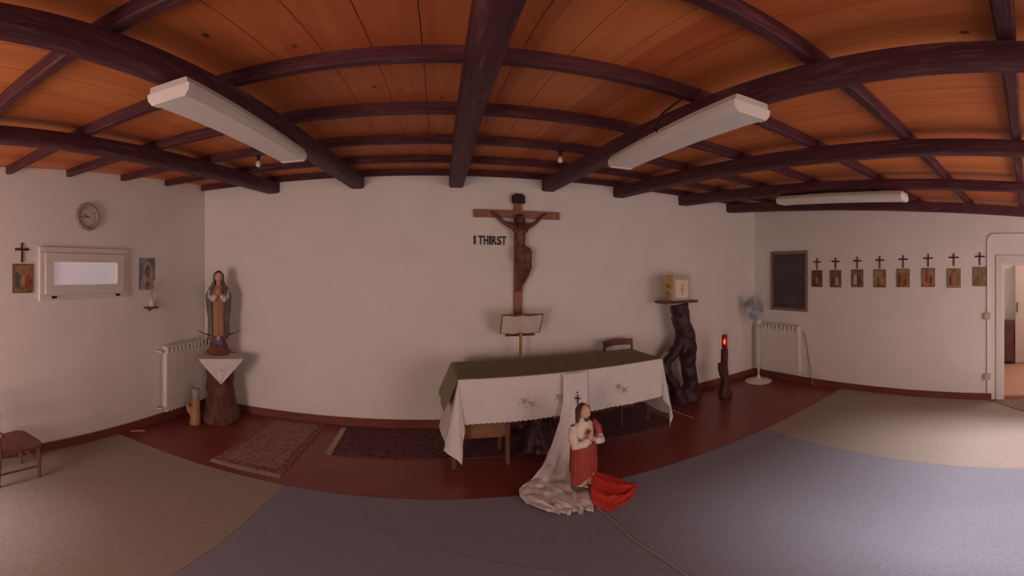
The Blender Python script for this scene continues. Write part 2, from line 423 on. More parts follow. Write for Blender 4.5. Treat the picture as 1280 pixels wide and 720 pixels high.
# ---------------------------------------------------------------- floor coverings
YE = 2.436
def slab(name, poly, mat, label, cat, z=0.008):
    return tag(MB().prism(poly, 0.0005, z).build(name, mat, smooth=None), label, cat)
slab('blue_carpet', [(-1.045, YR + .01), (2.93, YR + .01), (2.90, YE), (-1.05, YE)], BLUE, 'wide blue-grey carpet covering the middle of the floor before the altar', 'carpet')
dv_ = (Vector((1.09, 1.25)) - Vector((-0.47, 2.11))).normalized(); nv_ = Vector((-dv_.y, dv_.x)) * 0.012; a_ = Vector((-0.62, 2.19)); b_ = Vector((1.2, 1.19))
MB().prism([(a_ - nv_)[:], (b_ - nv_)[:], (b_ + nv_)[:], (a_ + nv_)[:]], 0.006, 0.0098).build('carpet_ridge', BLUE, bpy.data.objects['blue_carpet'], None)  # low ridge in the carpet's own colour, running diagonally
slab('beige_carpet', [(on_left(YR, 0)[0] + .02, YR + .01), (-1.047, YR + .01), (-1.052, YE), (on_left(YE, 0)[0] + .019, YE)], BEIGE, 'beige carpet on the left between the blue carpet and the window wall', 'carpet')
slab('beige_carpet', [(2.932, YR + .01), (on_right(YR, 0)[0] - .02, YR + .01), (on_right(2.49, 0)[0] - .019, 2.49), (2.902, YE)], BEIGE, 'beige carpet on the right below the row of small pictures', 'carpet')
tag(MB().prism([(4.725, 0.50), (4.31, 0.03), (4.25, -0.5), (4.755, -0.5)], 0.0085, 0.016).build('door_mat', M('brown_mat', (0.22, 0.17, 0.12), 0.95, 0.2, 50, 0.3), smooth=None), 'brown mat lying on the carpet at the doorway', 'mat')

def rug(name, x0, x1, y0, y1, fringe_axis, mat, bordermat, fringemat, label, rz=0.0, ends=(0, 1)):
    cx, cy = (x0 + x1) / 2, (y0 + y1) / 2; w, d = (x1 - x0) / 2, (y1 - y0) / 2
    t = thing(name, label, 'rug', (cx, cy, 0.0005), rz)
    bw = 0.07
    MB().box(-w + bw, w - bw, -d + bw, d - bw, 0, 0.0075).build('field', mat, t, None)
    m = MB()
    m.box(-w, w, -d, -d + bw, 0, 0.007); m.box(-w, w, d - bw, d, 0, 0.007); m.box(-w, -w + bw, -d + bw, d - bw, 0, 0.007); m.box(w - bw, w, -d + bw, d - bw, 0, 0.007)
    m.build('border', bordermat, t, None)
    for s in ends:
        m = MB(); sg = -1 if s == 0 else 1
        L_ = 2 * (w if fringe_axis == 'y' else d); n = int(L_ / 0.008)
        for i in range(n):
            u = -L_ / 2 + (i + 0.5) * L_ / n; j = random.uniform(-.004, .004); ln = 0.052 + random.uniform(-.006, .006)
            if fringe_axis == 'y': m.box(u - .0035 + j, u + .0035 + j, sg * d, sg * (d + ln), 0, 0.004)
            else: m.box(sg * w, sg * (w + ln), u - .0035 + j, u + .0035 + j, 0, 0.004)
        m.build('fringe', fringemat, t, None)['kind'] = 'stuff'
    return t
FR = M('cream_fringe', (0.50, 0.40, 0.33), 0.95, 0.1, 40)
rug('fringed_rug', -1.755, -1.135, 2.585, 3.775, 'y', rug_material('rug_red', (0.16, 0.07, 0.065), (0.27, 0.125, 0.11), (0.34, 0.20, 0.165)), rug_material('rug_edge', (0.24, 0.125, 0.11), (0.35, 0.22, 0.185), (0.20, 0.10, 0.09)), FR,
    'small red patterned rug with cream fringes between the statue stump and the altar', 0.012)
rug('runner_rug', -0.90, 2.35, 3.13, 3.79, 'x', rug_material('rug_dark', (0.060, 0.030, 0.044), (0.105, 0.043, 0.053), (0.15, 0.075, 0.08)), rug_material('rug_dark_edge', (0.06, 0.03, 0.05), (0.10, 0.045, 0.055), (0.16, 0.08, 0.08)), FR,
    'long dark patterned runner rug lying under the altar', 0.035, (0,))

# ---------------------------------------------------------------- doorway, hall beyond, left window
d = bpy.data.objects.new('door_1', None); COL.objects.link(d); d.location = on_right(0, 0); d.rotation_euler = (0, 0, RR); struct(d)
m = MB()                                     # local x = -world y
m.box(-0.40, -0.32, -0.018, 0.0, 0, 1.90, 0.004); m.box(0.52, 0.60, -0.018, 0.0, 0, 1.90, 0.004); m.box(-0.32, 0.52, -0.018, 0.0, 1.80, 1.90, 0.004)
m.build('door_frame', WHITEPAINT, d)
m = MB(); m.box(-0.32, -0.295, 0.0, 0.2, 0, 1.775); m.box(0.495, 0.52, 0.0, 0.2, 0, 1.775); m.box(-0.32, 0.52, 0.0, 0.2, 1.775, 1.80)
m.build('door_lining', WHITEPAINT, d, None)
HALLFLOOR = M('orange_hall_floor', (0.50, 0.28, 0.185), 0.4, 0.12, 6, 0, 0.4, stretch=(1, 6, 1))
struct(MB().box(4.97, 7.2, -2.2, 2.2, -0.12, 0.0).build('floor_hall', HALLFLOOR, smooth=None))
m = MB(); m.box(7.0, 7.2, -2.2, 2.2, 0, 2.5); m.box(4.99, 7.0, 1.1, 1.3, 0, 2.5); m.box(4.99, 7.0, -1.7, -1.5, 0, 2.5)
struct(m.build('wall_hall', PLASTER, smooth=None))
struct(MB().box(4.99, 7.2, -1.7, 1.3, 2.5, 2.6).build('ceiling_hall', PLASTER, smooth=None))
t = thing('wardrobe', 'pale wardrobe with a dark handle standing in the room beyond the doorway', 'wardrobe', (6.72, -0.28, 0), 0)
WB = M('pale_wardrobe', (0.62, 0.50, 0.44), 0.5, 0.06)
MB().box(0.02, 0.27, -0.5, 0.5, 0, 1.83, 0.005).build('body', WB, t)
for y0, y1 in ((0.005, 0.498), (-0.498, -0.005)):
    dd = MB().box(0.0, 0.019, y0, y1, 0.04, 1.81, 0.004).build('door', WB, t)
    hy = 0.46 if y0 > 0 else -0.46
    MB().box(-0.022, 0.0, hy - 0.008, hy + 0.008, 0.96, 1.14, 0.004).build('handle', BLACK, dd)
t = thing('cabinet', 'low dark cabinet beside the wardrobe in the room beyond the doorway', 'cabinet', (6.70, 0.62, 0), 0)
MB().box(0.02, 0.28, -0.38, 0.38, 0.04, 0.79, 0.006).build('body', CHAIRWOOD, t)
MB().box(0.03, 0.27, -0.36, 0.36, 0.0, 0.04).build('plinth', BLACK, t)
for y0, y1 in ((0.005, 0.37), (-0.37, -0.005)):
    dd = MB().box(0.0, 0.019, y0, y1, 0.06, 0.75, 0.004).build('door', CHAIRWOOD, t)
    MB().ball((-0.012, 0.04 if y0 > 0 else -0.04, 0.45), 0.012).build('knob', BRASS, dd)

# conduit with boxes beside and above the doorway
t = thing('cable_conduit', 'thin white cable conduit bent around the doorway with two junction boxes', 'conduit', on_right(0, 0), RR)
pts = [(-0.505, -0.012, 0.10), (-0.505, -0.012, 1.0), (-0.505, -0.012, 2.08)] + [(-0.505 + 0.09 * (1 - math.cos(a)), -0.012, 2.08 + 0.09 * math.sin(a)) for a in (0.3, 0.6, 0.9, 1.2, 1.57)] + [(0.9, -0.012, 2.17)]
MB().tube(pts, 0.0095, 8).build('pipe', WHITEPAINT, t)
for z in (1.13, 0.335): MB().box(-0.545, -0.465, -0.045, -0.001, z - 0.04, z + 0.04, 0.006).build('junction_box', GREYPL, t)

# window on the left wall
w1 = bpy.data.objects.new('window_1', None); COL.objects.link(w1); w1.location = on_left(0, 0); w1.rotation_euler = (0, 0, RL); struct(w1)
c = math.sqrt(1 + 0.0847 ** 2)
y0, y1, z0, z1 = 1.588 * c, 2.528 * c, 1.447, 1.915
def ring(mb, x0, x1, z0, z1, wd, ya, yb, bev=0.004):
    mb.box(x0, x1, ya, yb, z1 - wd, z1, bev); mb.box(x0, x1, ya, yb, z0, z0 + wd, bev)
    mb.box(x0, x0 + wd, ya, yb, z0 + wd, z1 - wd, bev); mb.box(x1 - wd, x1, ya, yb, z0 + wd, z1 - wd, bev)
m = MB(); ring(m, y0, y1, z0, z1, 0.05, -0.03, -0.001); m.build('window_frame', WHITEPAINT, w1)
m = MB(); ring(m, y0 + 0.05, y1 - 0.05, z0 + 0.05, z1 - 0.05, 0.082, -0.042, -0.002); m.build('sash', WHITEPAINT, w1)
MB().box(y0 + 0.131, y1 - 0.131, -0.018, -0.006, z0 + 0.131, z1 - 0.131).build('pane', M('frosted_pane', (0.62, 0.60, 0.62), 0.25, 0.05, 3, 0, 0.5, emit=(1.0, 0.84, 0.88, 0.20)), w1)  # weak emission puts the backlight into the glass itself
for u in (y0 + 0.13, y1 - 0.13): MB().box(u - 0.025, u + 0.025, -0.05, -0.042, z0 + 0.018, z0 + 0.04, 0.002).build('latch', BLACK, w1)

# ---------------------------------------------------------------- ceiling lamps
def lamp(label, x0, y0, x1, y1, loop=False):
    """fluorescent batten under a beam from (x0,y0) to (x1,y1)"""
    a = Vector((x0, y0, zla(y0))); b = Vector((x1, y1, zla(y1))); L_ = (b - a).length
    t = thing('ceiling_lamp', label, 'lamp', a, 0, 'long ceiling lamps')
    t.rotation_euler = (math.asin((b.z - a.z) / L_), 0, math.atan2(-(b.x - a.x), b.y - a.y))
    def sect(pr, ya, yb, name, mat, ends=True):
        mb = MB(); tt = bmesh.new(); A = [tt.verts.new((x, ya, z)) for x, z in pr]; B_ = [tt.verts.new((x, yb, z)) for x, z in pr]; n = len(pr)
        for i in range(n): tt.faces.new((A[i], A[(i + 1) % n], B_[(i + 1) % n], B_[i]))
        tt.faces.new(A[::-1]); tt.faces.new(B_); bmesh.ops.recalc_face_normals(tt, faces=tt.faces); mb.merge(tt)
        return mb.build(name, mat, t, 25)
    sect([(-0.074, 0), (0.074, 0), (0.080, -0.026), (-0.080, -0.026)], 0, L_, 'housing', M('lamp_housing', (0.55, 0.53, 0.47), 0.4, 0.04))
    sect([(-0.085, -0.027), (0.085, -0.027), (0.082, -0.05), (0.066, -0.072), (-0.066, -0.072), (-0.082, -0.05)], 0.03, L_ - 0.03, 'diffuser', LAMPWHITE)
    for ya, yb in ((-0.004, 0.029), (L_ - 0.029, L_ + 0.004)):
        sect([(-0.087, -0.0265), (0.087, -0.0265), (0.085, -0.052), (0.069, -0.075), (-0.069, -0.075), (-0.085, -0.052)], ya, yb, 'end_cap', LAMPWHITE)
    for f in (0.2, 0.8):
        y_ = y0 + (y1 - y0) * f; MB().box(-0.02, 0.02, L_ * f - 0.03, L_ * f + 0.03, 0.0005, zbe(y_) - zla(y_) - 0.002).build('mount', BLACK, t)
    if loop:
        MB().tube([(-0.02, 0.62, -0.01), (-0.10, 0.58, -0.005), (-0.13, 0.45, 0.03), (-0.12, 0.3, 0.06), (-0.09, 0.2, 0.08)], 0.006, 6).build('power_cord', BLACK, t)
    return t
lamp('long white box lamp, unlit, under the beam on the left of the crucifix', -0.80, 0.92, -0.845, 2.10)
lamp('long white ceiling lamp, unlit, with a black cord loop, right of the crucifix', 1.01, 0.905, 1.14, 2.14, True)
lamp('long white box lamp, unlit, furthest right, seen side-on above the small pictures', 3.04, 1.03, 3.10, 2.37)
for x, y, lb in ((-1.30, 2.57 - 0.03 * 1.3, 'small bare bulb hanging by the left-hand long lamp'), (0.885, 2.57 + 0.027, 'small bare bulb hanging left of the right-hand long lamp')):
    t = thing('hanging_bulb', lb, 'bulb', (x, y, zpu(y) - 0.0005), 0, 'small hanging bulbs')
    MB().lathe([(0.02, 0), (0.02, -0.012), (0.013, -0.016), (0.013, -0.045), (0.011, -0.048)], (0, 0, 0), 12).build('socket', BLACK, t)
    MB().lathe([(0.009, -0.046), (0.013, -0.056), (0.019, -0.070), (0.020, -0.080), (0.014, -0.092), (0.004, -0.097)], (0, 0, 0), 14).build('glass_bulb', LAMPWHITE, t)

# ---------------------------------------------------------------- figures
def head_bm(mb, c, R, tilt=Matrix.Identity(4), mi=0, eye_mi=None, beard=False):
    """a head with brow, sockets, nose, lips and chin; faces -y"""
    t = bmesh.new(); bmesh.ops.create_uvsphere(t, u_segments=32, v_segments=24, radius=1)
    def g(n, d, s): return math.exp(-((n - Vector(d).normalized()).length / s) ** 2)
    for v in t.verts:
        n = v.co.normalized(); r = 1.0
        r += 0.26 * g(n, (0, -1, -0.06), 0.13) + 0.10 * g(n, (0, -1, 0.10), 0.12)
        r += 0.05 * g(n, (0.3, -0.9, 0.28), 0.2) + 0.05 * g(n, (-0.3, -0.9, 0.28), 0.2)
        r -= 0.10 * g(n, (0.32, -0.92, 0.10), 0.15) + 0.10 * g(n, (-0.32, -0.92, 0.10), 0.15)
        r += 0.08 * g(n, (0, -0.9, -0.40), 0.13) + 0.16 * g(n, (0, -0.75, -0.72), 0.22)
        r += 0.08 * g(n, (1, 0.05, -0.05), 0.14) + 0.08 * g(n, (-1, 0.05, -0.05), 0.14)
        w = 0.78 - 0.16 * max(0, -n.z)
        v.co = Vector((n.x * w * r, n.y * 0.92 * r, n.z * 1.12 * r))
    k = T(*c) @ tilt @ Matrix.Diagonal((R, R, R, 1))
    mb.merge(t, k, mi)
    if eye_mi is not None:
        for s in (-1, 1): mb.ball((s * 0.27, -0.80, 0.12), 0.11, 0.06, 0.055, 10, k, eye_mi)
        mb.ball((0, -0.90, -0.44), 0.17, 0.07, 0.045, 10, k, eye_mi)
def rings_at(R, z):
    if z <= R[0][0]: return R[0][1:]
    for a, b in zip(R, R[1:]):
        if z <= b[0]:
            f = (z - a[0]) / (b[0] - a[0]); f = f * f * (3 - 2 * f)
            return tuple(a[i] + (b[i] - a[i]) * f for i in range(1, 5))
    return R[-1][1:]
def shell(R, th0, th1, zlo, zhi, off=0.0, nf=9, fa=0.04, ph=0.0, nt=64, nz=36):
    """draped cloth over the stack of ellipses R = (z, cx, cy, rx, ry); angle 0 = +x, -90 deg = front"""
    def fn(u, v):
        th = th0 + (th1 - th0) * u; lo = zlo(th) if callable(zlo) else zlo; hi = zhi(th) if callable(zhi) else zhi
        z = lo + (hi - lo) * v; cx, cy, rx, ry = rings_at(R, z)
        k = 1 + fa * (1 - 0.5 * v) * math.sin(nf * th + ph + 2.2 * v + 1.5 * math.sin(3 * th)) + fa * 0.5 * math.sin(2.3 * nf * th - 3 * v)
        return (cx + (rx + off) * k * math.cos(th), cy + (ry + off) * k * math.sin(th), z)
    return MB().grid(fn, nt, nz)
def hand_bm(mb, wrist, palm_dir, up, side, s, mi=0, curl=0.35):
    """palm, four fingers and a thumb; s = hand length"""
    w = Vector(wrist); d = Vector(palm_dir).normalized(); n = Vector(up); n = (n - d * n.dot(d)).normalized(); r = d.cross(n) * side
    mb.tube([w - d * s * 0.15, w, w + d * s * 0.25, w + d * s * 0.5], [s * .13, s * .15, s * .2, s * .19], 8, mi=mi)
    for i, (o, ln) in enumerate(((-0.15, 0.42), (-0.05, 0.48), (0.05, 0.45), (0.14, 0.36))):
        a = w + d * s * 0.48 + r * s * o
        b = a + d * s * ln * 0.5 - n * s * ln * 0.1 * curl; c_ = b + d * s * ln * 0.45 - n * s * ln * 0.4 * curl
        mb.tube([a, b, c_], [s * .06, s * .055, s * .04], 6, mi=mi)
    a = w + d * s * 0.12 - r * s * 0.15
    mb.tube([a, a + d * s * 0.2 - r * s * 0.15, a + d * s * 0.42 - r * s * 0.16], [s * .075, s * .065, s * .045], 6, mi=mi)

# --- crucifix on the back wall
XC = 0.845
t = thing('crucifix', 'large wooden crucifix with a carved brown figure on the back wall', 'crucifix', on_back(XC, 0), RB)
MB().box(-0.042, 0.042, -0.045, -0.001, 1.245, 2.515, 0.004).build('upright', CROSSWOOD, t)
MB().box(-0.468, 0.462, -0.0462, -0.0005, 2.262, 2.342, 0.004).build('crossbar', CROSSWOOD, t)
m = MB(); m.box(-0.075, 0.068, -0.064, -0.046, 2.415, 2.505, 0.004); m.box(-0.05, 0.045, -0.066, -0.046, 2.50, 2.522, 0.004)
m.build('title_plaque', BLACK, t)
CARVED = M('carved_brown_wood', (0.155, 0.052, 0.042), 0.4, 0.25, 14, 0.1, 0.4)
m = MB()
m.tube([(0.024, -0.105, 1.86), (0.024, -0.105, 1.905), (0.010, -0.10, 1.985), (0.002, -0.104, 2.06), (0.0, -0.105, 2.125), (0.0, -0.104, 2.165), (-0.002, -0.110, 2.19)], [0.050, 0.060, 0.048, 0.058, 0.062, 0.050, 0.028], 16)
for sx in (-1, 1):
    m.ball((sx * 0.045, -0.125, 2.125), 0.040, 0.024, 0.034, 12)
    m.tube([(sx * 0.05, -0.102, 2.15), (sx * 0.092, -0.098, 2.168), (sx * 0.13, -0.090, 2.185), (sx * 0.17, -0.082, 2.208), (sx * 0.215, -0.070, 2.250), (sx * 0.255, -0.060, 2.290)], [0.034, 0.032, 0.024, 0.020, 0.019, 0.013], 12)
m.tube([(-0.002, -0.108, 2.17), (-0.006, -0.122, 2.21)], [0.026, 0.026], 10)
m.tube([(0.060, -0.110, 1.88), (0.072, -0.140, 1.815), (0.080, -0.165, 1.745), (0.060, -0.130, 1.665), (0.035, -0.104, 1.590), (0.018, -0.085, 1.555)], [0.050, 0.044, 0.033, 0.032, 0.021, 0.018], 12)
m.tube([(-0.010, -0.110, 1.88), (0.012, -0.145, 1.81), (0.030, -0.170, 1.735), (0.022, -0.135, 1.660), (0.004, -0.106, 1.588), (-0.004, -0.084, 1.552)], [0.050, 0.044, 0.033, 0.032, 0.021, 0.018], 12)
m.tube([(0.018, -0.082, 1.562), (0.014, -0.098, 1.53), (0.010, -0.112, 1.500)], [0.017, 0.018, 0.011], 10)
m.tube([(-0.004, -0.082, 1.560), (-0.005, -0.096, 1.53), (-0.006, -0.112, 1.505)], [0.017, 0.018, 0.011], 10)
ht = rot(0.15, 0.25, -0.45)
head_bm(m, (-0.010, -0.138, 2.232), 0.046, ht)
for s in (-1, 1):
    hand_bm(m, (s * 0.250, -0.062, 2.286), (s * 0.75, 0, 0.5), (0, -1, 0), s, 0.065)
corpus = m.build('figure', CARVED, t, 60, REMESH(0.0036, 3))
m = MB()
m.ball((-0.006, -0.122, 2.245), 0.044, 0.046, 0.050, 18, None)
m.tube([(-0.045, -0.115, 2.25), (-0.052, -0.12, 2.20), (-0.045, -0.125, 2.155)], [0.016, 0.018, 0.008], 8); m.tube([(0.035, -0.115, 2.25), (0.045, -0.115, 2.20), (0.042, -0.118, 2.155)], [0.016, 0.018, 0.008], 8)
m.tube([(-0.02, -0.178, 2.195), (-0.022, -0.183, 2.178), (-0.022, -0.178, 2.160)], [0.016, 0.014, 0.005], 8)
m.build('hair', M('carved_dark_hair', (0.07, 0.026, 0.024), 0.5, 0.2), t, 60, REMESH(0.005, 2))
RG = [(1.80, 0.035, -0.13, 0.075, 0.060), (1.86, 0.03, -0.12, 0.088, 0.064), (1.93, 0.02, -0.108, 0.078, 0.058), (1.96, 0.015, -0.104, 0.070, 0.052)]
shell(RG, -PI, PI, lambda th: 1.815 + 0.02 * math.sin(2 * th), 1.955, 0.006, 7, 0.05).build('loincloth', M('carved_cloth', (0.19, 0.075, 0.060), 0.45, 0.2, 14), t, 60, [('SOLIDIFY', dict(thickness=0.006))])
m = MB(); m.tube([(0.085, -0.15, 1.94), (0.10, -0.16, 1.90), (0.098, -0.155, 1.83)], [0.012, 0.020, 0.012], 8); m.build('cloth_knot', MATS['carved_cloth'], t)
MB().box(-0.03, 0.035, -0.11, -0.0455, 1.482, 1.498, 0.003).build('foot_rest', CROSSWOOD, t)

# --- wall letters I THIRST
def letter(ch, x0, x1, z0, z1, label):
    cu = bpy.data.curves.new('letter', 'FONT'); cu.body = ch; cu.extrude = 0.02; cu.offset = 0.022
    o = bpy.data.objects.new('letter', cu); COL.objects.link(o)
    dg = bpy.context.evaluated_depsgraph_get(); dg.update()
    me = bpy.data.meshes.new_from_object(o.evaluated_get(dg)); bpy.data.objects.remove(o); bpy.data.curves.remove(cu)
    xs = [v.co.x for v in me.vertices]; ys = [v.co.y for v in me.vertices]; zs = [v.co.z for v in me.vertices]
    for v in me.vertices:
        a, b, c_ = v.co
        v.co = ((a - min(xs)) / (max(xs) - min(xs)) * (x1 - x0) - (x1 - x0) / 2, -0.001 - (c_ - min(zs)) / (max(zs) - min(zs)) * 0.012, (b - min(ys)) / (max(ys) - min(ys)) * (z1 - z0))
    me.materials.clear(); me.materials.append(BLACK)
    o = bpy.data.objects.new('wall_letter', me); COL.objects.link(o)
    o.location = on_back((x0 + x1) / 2, z0); o.rotation_euler = (0, 0, RB)
    return tag(o, label, 'letter', 'black letters left of the crucifix')
ZL0, ZL1 = 1.978, 2.070
for ch, a, b, lb in (('I', 0.381, 0.400, 'black wall letter I standing alone, leftmost of the wall writing'), ('T', 0.428, 0.476, 'black wall letter T following the lone I'),
                     ('H', 0.484, 0.532, 'black wall letter H, third letter of the writing'), ('I', 0.543, 0.560, 'black wall letter I between H and R'),
                     ('R', 0.571, 0.620, 'black wall letter R in the writing left of the crucifix'), ('S', 0.625, 0.670, 'black wall letter S in the writing left of the crucifix'),
                     ('T', 0.675, 0.722, 'black wall letter T ending the writing, nearest the crucifix')):
    letter(ch, a, b, ZL0 - 0.008 * (a - .38), ZL1 - 0.008 * (a - .38), lb)

# ---------------------------------------------------------------- altar
TA = Vector((0.178, 2.883)); TR = math.atan2(0.103, 1.846); TL = 1.849; TD = 0.555; TH = 0.85
t = thing('altar_table', 'long altar table on a dark gnarled root trunk, covered with white and green cloths', 'table', (TA.x, TA.y, 0), TR)
t.location.z = 0.0085
altar = t
MB().box(0, TL, 0, TD, TH - 0.05, TH - 0.0165, 0.006).build('tabletop', MIDWOOD, t)
def trunk(parts, voxel=0.011, it=3, gn=0.012, sc=14, seed=0.0):
    m = MB()
    for pts, rad in parts:
        # resample for gnarls
        P = [Vector(p) for p in pts]; Q = []; RR_ = []
        for i in range(len(P) - 1):
            n = 6
            for k in range(n):
                f = k / n; Q.append(P[i].lerp(P[i + 1], f)); RR_.append(rad[i] + (rad[i + 1] - rad[i]) * f)
        Q.append(P[-1]); RR_.append(rad[-1])
        for i, q in enumerate(Q[1:-1], 1): q += Vector((noise.noise(q * 9 + Vector((seed, 0, 0))), noise.noise(q * 9 + Vector((0, seed, 5))), 0)) * gn
        m.tube(Q, RR_, 14, wob=0.22)
    return m
m = trunk([([(0.72, 0.27, 0.014), (0.73, 0.26, 0.2), (0.71, 0.27, 0.45), (0.72, 0.27, 0.79)], [0.17, 0.135, 0.12, 0.15]),
           ([(0.60, 0.18, 0.014), (0.66, 0.22, 0.2), (0.70, 0.25, 0.5)], [0.075, 0.07, 0.05]), ([(0.86, 0.20, 0.014), (0.80, 0.22, 0.22), (0.74, 0.27, 0.5)], [0.07, 0.07, 0.05]),
           ([(0.74, 0.12, 0.014), (0.73, 0.16, 0.16), (0.70, 0.24, 0.4)], [0.06, 0.06, 0.05]), ([(0.70, 0.42, 0.014), (0.72, 0.36, 0.2), (0.72, 0.3, 0.5)], [0.08, 0.07, 0.05])], seed=2.0)
for b in range(14):
    a = random.uniform(0, 2 * PI); z = random.uniform(.1, .6); m.ball((0.72 + 0.125 * math.cos(a), 0.27 + 0.125 * math.sin(a), z), 0.035, None, 0.045, 10)
m.build('trunk_pedestal', ROOT, t, 60, REMESH(0.012, 2))

def drape(name, mat, parent_label, cat, z, t_, fr, le, ri, ba, seed, corner_flare=0.30, lace=0.0, rmax=9.0, sideflare=0.12):
    """cloth laid over the table top; fr/le/ri/ba = overhang at each side"""
    nu, nv = 150, 70
    X0, X1, Y0, Y1 = -le, TL + ri, -fr, TD + ba
    q = t_
    def fn(u, v):
        x = X0 + (X1 - X0) * u; y = Y0 + (Y1 - Y0) * v
        cx = min(max(x, -q), TL + q); cy = min(max(y, -q), TD + q)
        dx, dy = x - cx, y - cy
        r = math.hypot(dx, dy)
        if r < 1e-6: return (x, y, z + 0.0006 * noise.noise(Vector((x * 5, y * 5, seed))))
        nx, ny = dx / r, dy / r
        diag = 2 * abs(nx * ny)                                     # 1 on the corner diagonal
        side = abs(nx)                                              # 1 on the end drops, 0 along the front
        r = min(r, rmax)
        fl = 0.006 + 0.02 * r + sideflare * r * side * side + corner_flare * r * diag
        s_ = x if abs(dy) > abs(dx) else y
        fl += 0.014 * r / 0.4 * (0.5 + 0.5 * math.sin(s_ * 17 + 2.1 * math.sin(s_ * 5 + seed))) * max(0, 1 - 12 * diag)
        fl += 0.035 * r * math.sin(9 * math.atan2(abs(dy), abs(dx))) * min(1, 12 * diag)
        shx = 0.18 * r * diag if dx < 0 else -0.08 * r * diag
        drop = r * math.sqrt(max(0.05, 1 - (fl / max(r, 1e-3)) ** 2)) if r > 0.03 else r
        if lace and r > 0.02:
            edge = min(u, 1 - u, v, 1 - v)
            if edge < 1e-6: drop -= lace * (0.5 + 0.5 * math.sin((x + y) * 150))
        zz = z - drop
        if zz < 0.02: fl += 0.3 * (0.02 - zz); zz = 0.02
        return (cx + nx * fl + shx, cy + ny * fl, zz)
    m = MB().grid(fn, nu, nv)
    return m
m = drape('c', None, '', '', TH, 0.006, 0.400, 0.66, 0.64, 0.35, 1.0, 0.10, 0.010, 0.765)
wc = m.build('altar_cloth', CLOTHWHITE, None, 60, [('SOLIDIFY', dict(thickness=0.002, offset=-1.0))])
wc.location = (TA.x, TA.y, 0); wc.rotation_euler = (0, 0, TR)
tag(wc, 'white lace-edged altar cloth with small embroidered motifs hanging over the altar front', 'tablecloth')
THREAD = M('grey_thread', (0.40, 0.37, 0.37), 0.9, 0.1)
def motif(cx, cz, s):
    m = MB()
    for k in range(6):
        a = k * PI / 3
        m.box(-0.006 * s, 0.006 * s, -0.0012, 0.0012, 0.010 * s, 0.028 * s, 0, T(cx, 0, cz) @ rot(0, a, 0))
    for dx_, dz_ in ((-0.05, -0.02), (0.045, -0.025), (0.0, -0.05), (-0.03, 0.03), (0.035, 0.03)):
        m.ball((cx + dx_ * s, 0, cz + dz_ * s), 0.007 * s, 0.0012, 0.007 * s, 8)
    o = m.build('embroidered_motif', THREAD, wc); o.location = (0, -0.034, 0)
for x_, zc_ in ((0.505, 0.635), (0.57, 0.60), (0.80, 0.635), (0.86, 0.60), (1.36, 0.655), (1.42, 0.61)): motif(x_, zc_, 0.85)

m = drape('c', None, '', '', TH + 0.003, 0.009, 0.004, 0.315, 0.20, 0.18, 4.0, 0.10, 0.0, 9.0, 0.34)
gc = m.build('green_runner', GREENCLOTH, None, 60, [('SOLIDIFY', dict(thickness=0.002, offset=-1.0))])
gc.location = (TA.x, TA.y, 0); gc.rotation_euler = (0, 0, TR)
tag(gc, 'olive green cloth laid on top of the white cloth on the altar', 'cloth')

# stool under the altar
t = thing('wooden_stool', 'light wooden stool with a square apron, tucked under the left end of the altar', 'stool', (0.34, 3.10, 0), 0.05)
MB().box(-0.235, 0.235, -0.17, 0.17, 0.425, 0.447, 0.006).build('seat', MIDWOOD, t)
m = MB(); m.box(-0.20, 0.20, -0.152, -0.138, 0.29, 0.424); m.box(-0.20, 0.20, 0.138, 0.152, 0.29, 0.424); m.box(-0.222, -0.208, -0.14, 0.14, 0.29, 0.424); m.box(0.208, 0.222, -0.14, 0.14, 0.29, 0.424)
m.build('apron', M('ochre_board', (0.22, 0.115, 0.055), 0.5, 0.2, 8, 0.1, stretch=(0.6, 3, 3)), t)
for sx in (-1, 1):
    for sy in (-1, 1): MB().box(sx * 0.216 - 0.017, sx * 0.216 + 0.017, sy * 0.148 - 0.017, sy * 0.148 + 0.017, 0.0085 if sy > 0 else 0.0, 0.424, 0.003).build('leg', MIDWOOD, t)

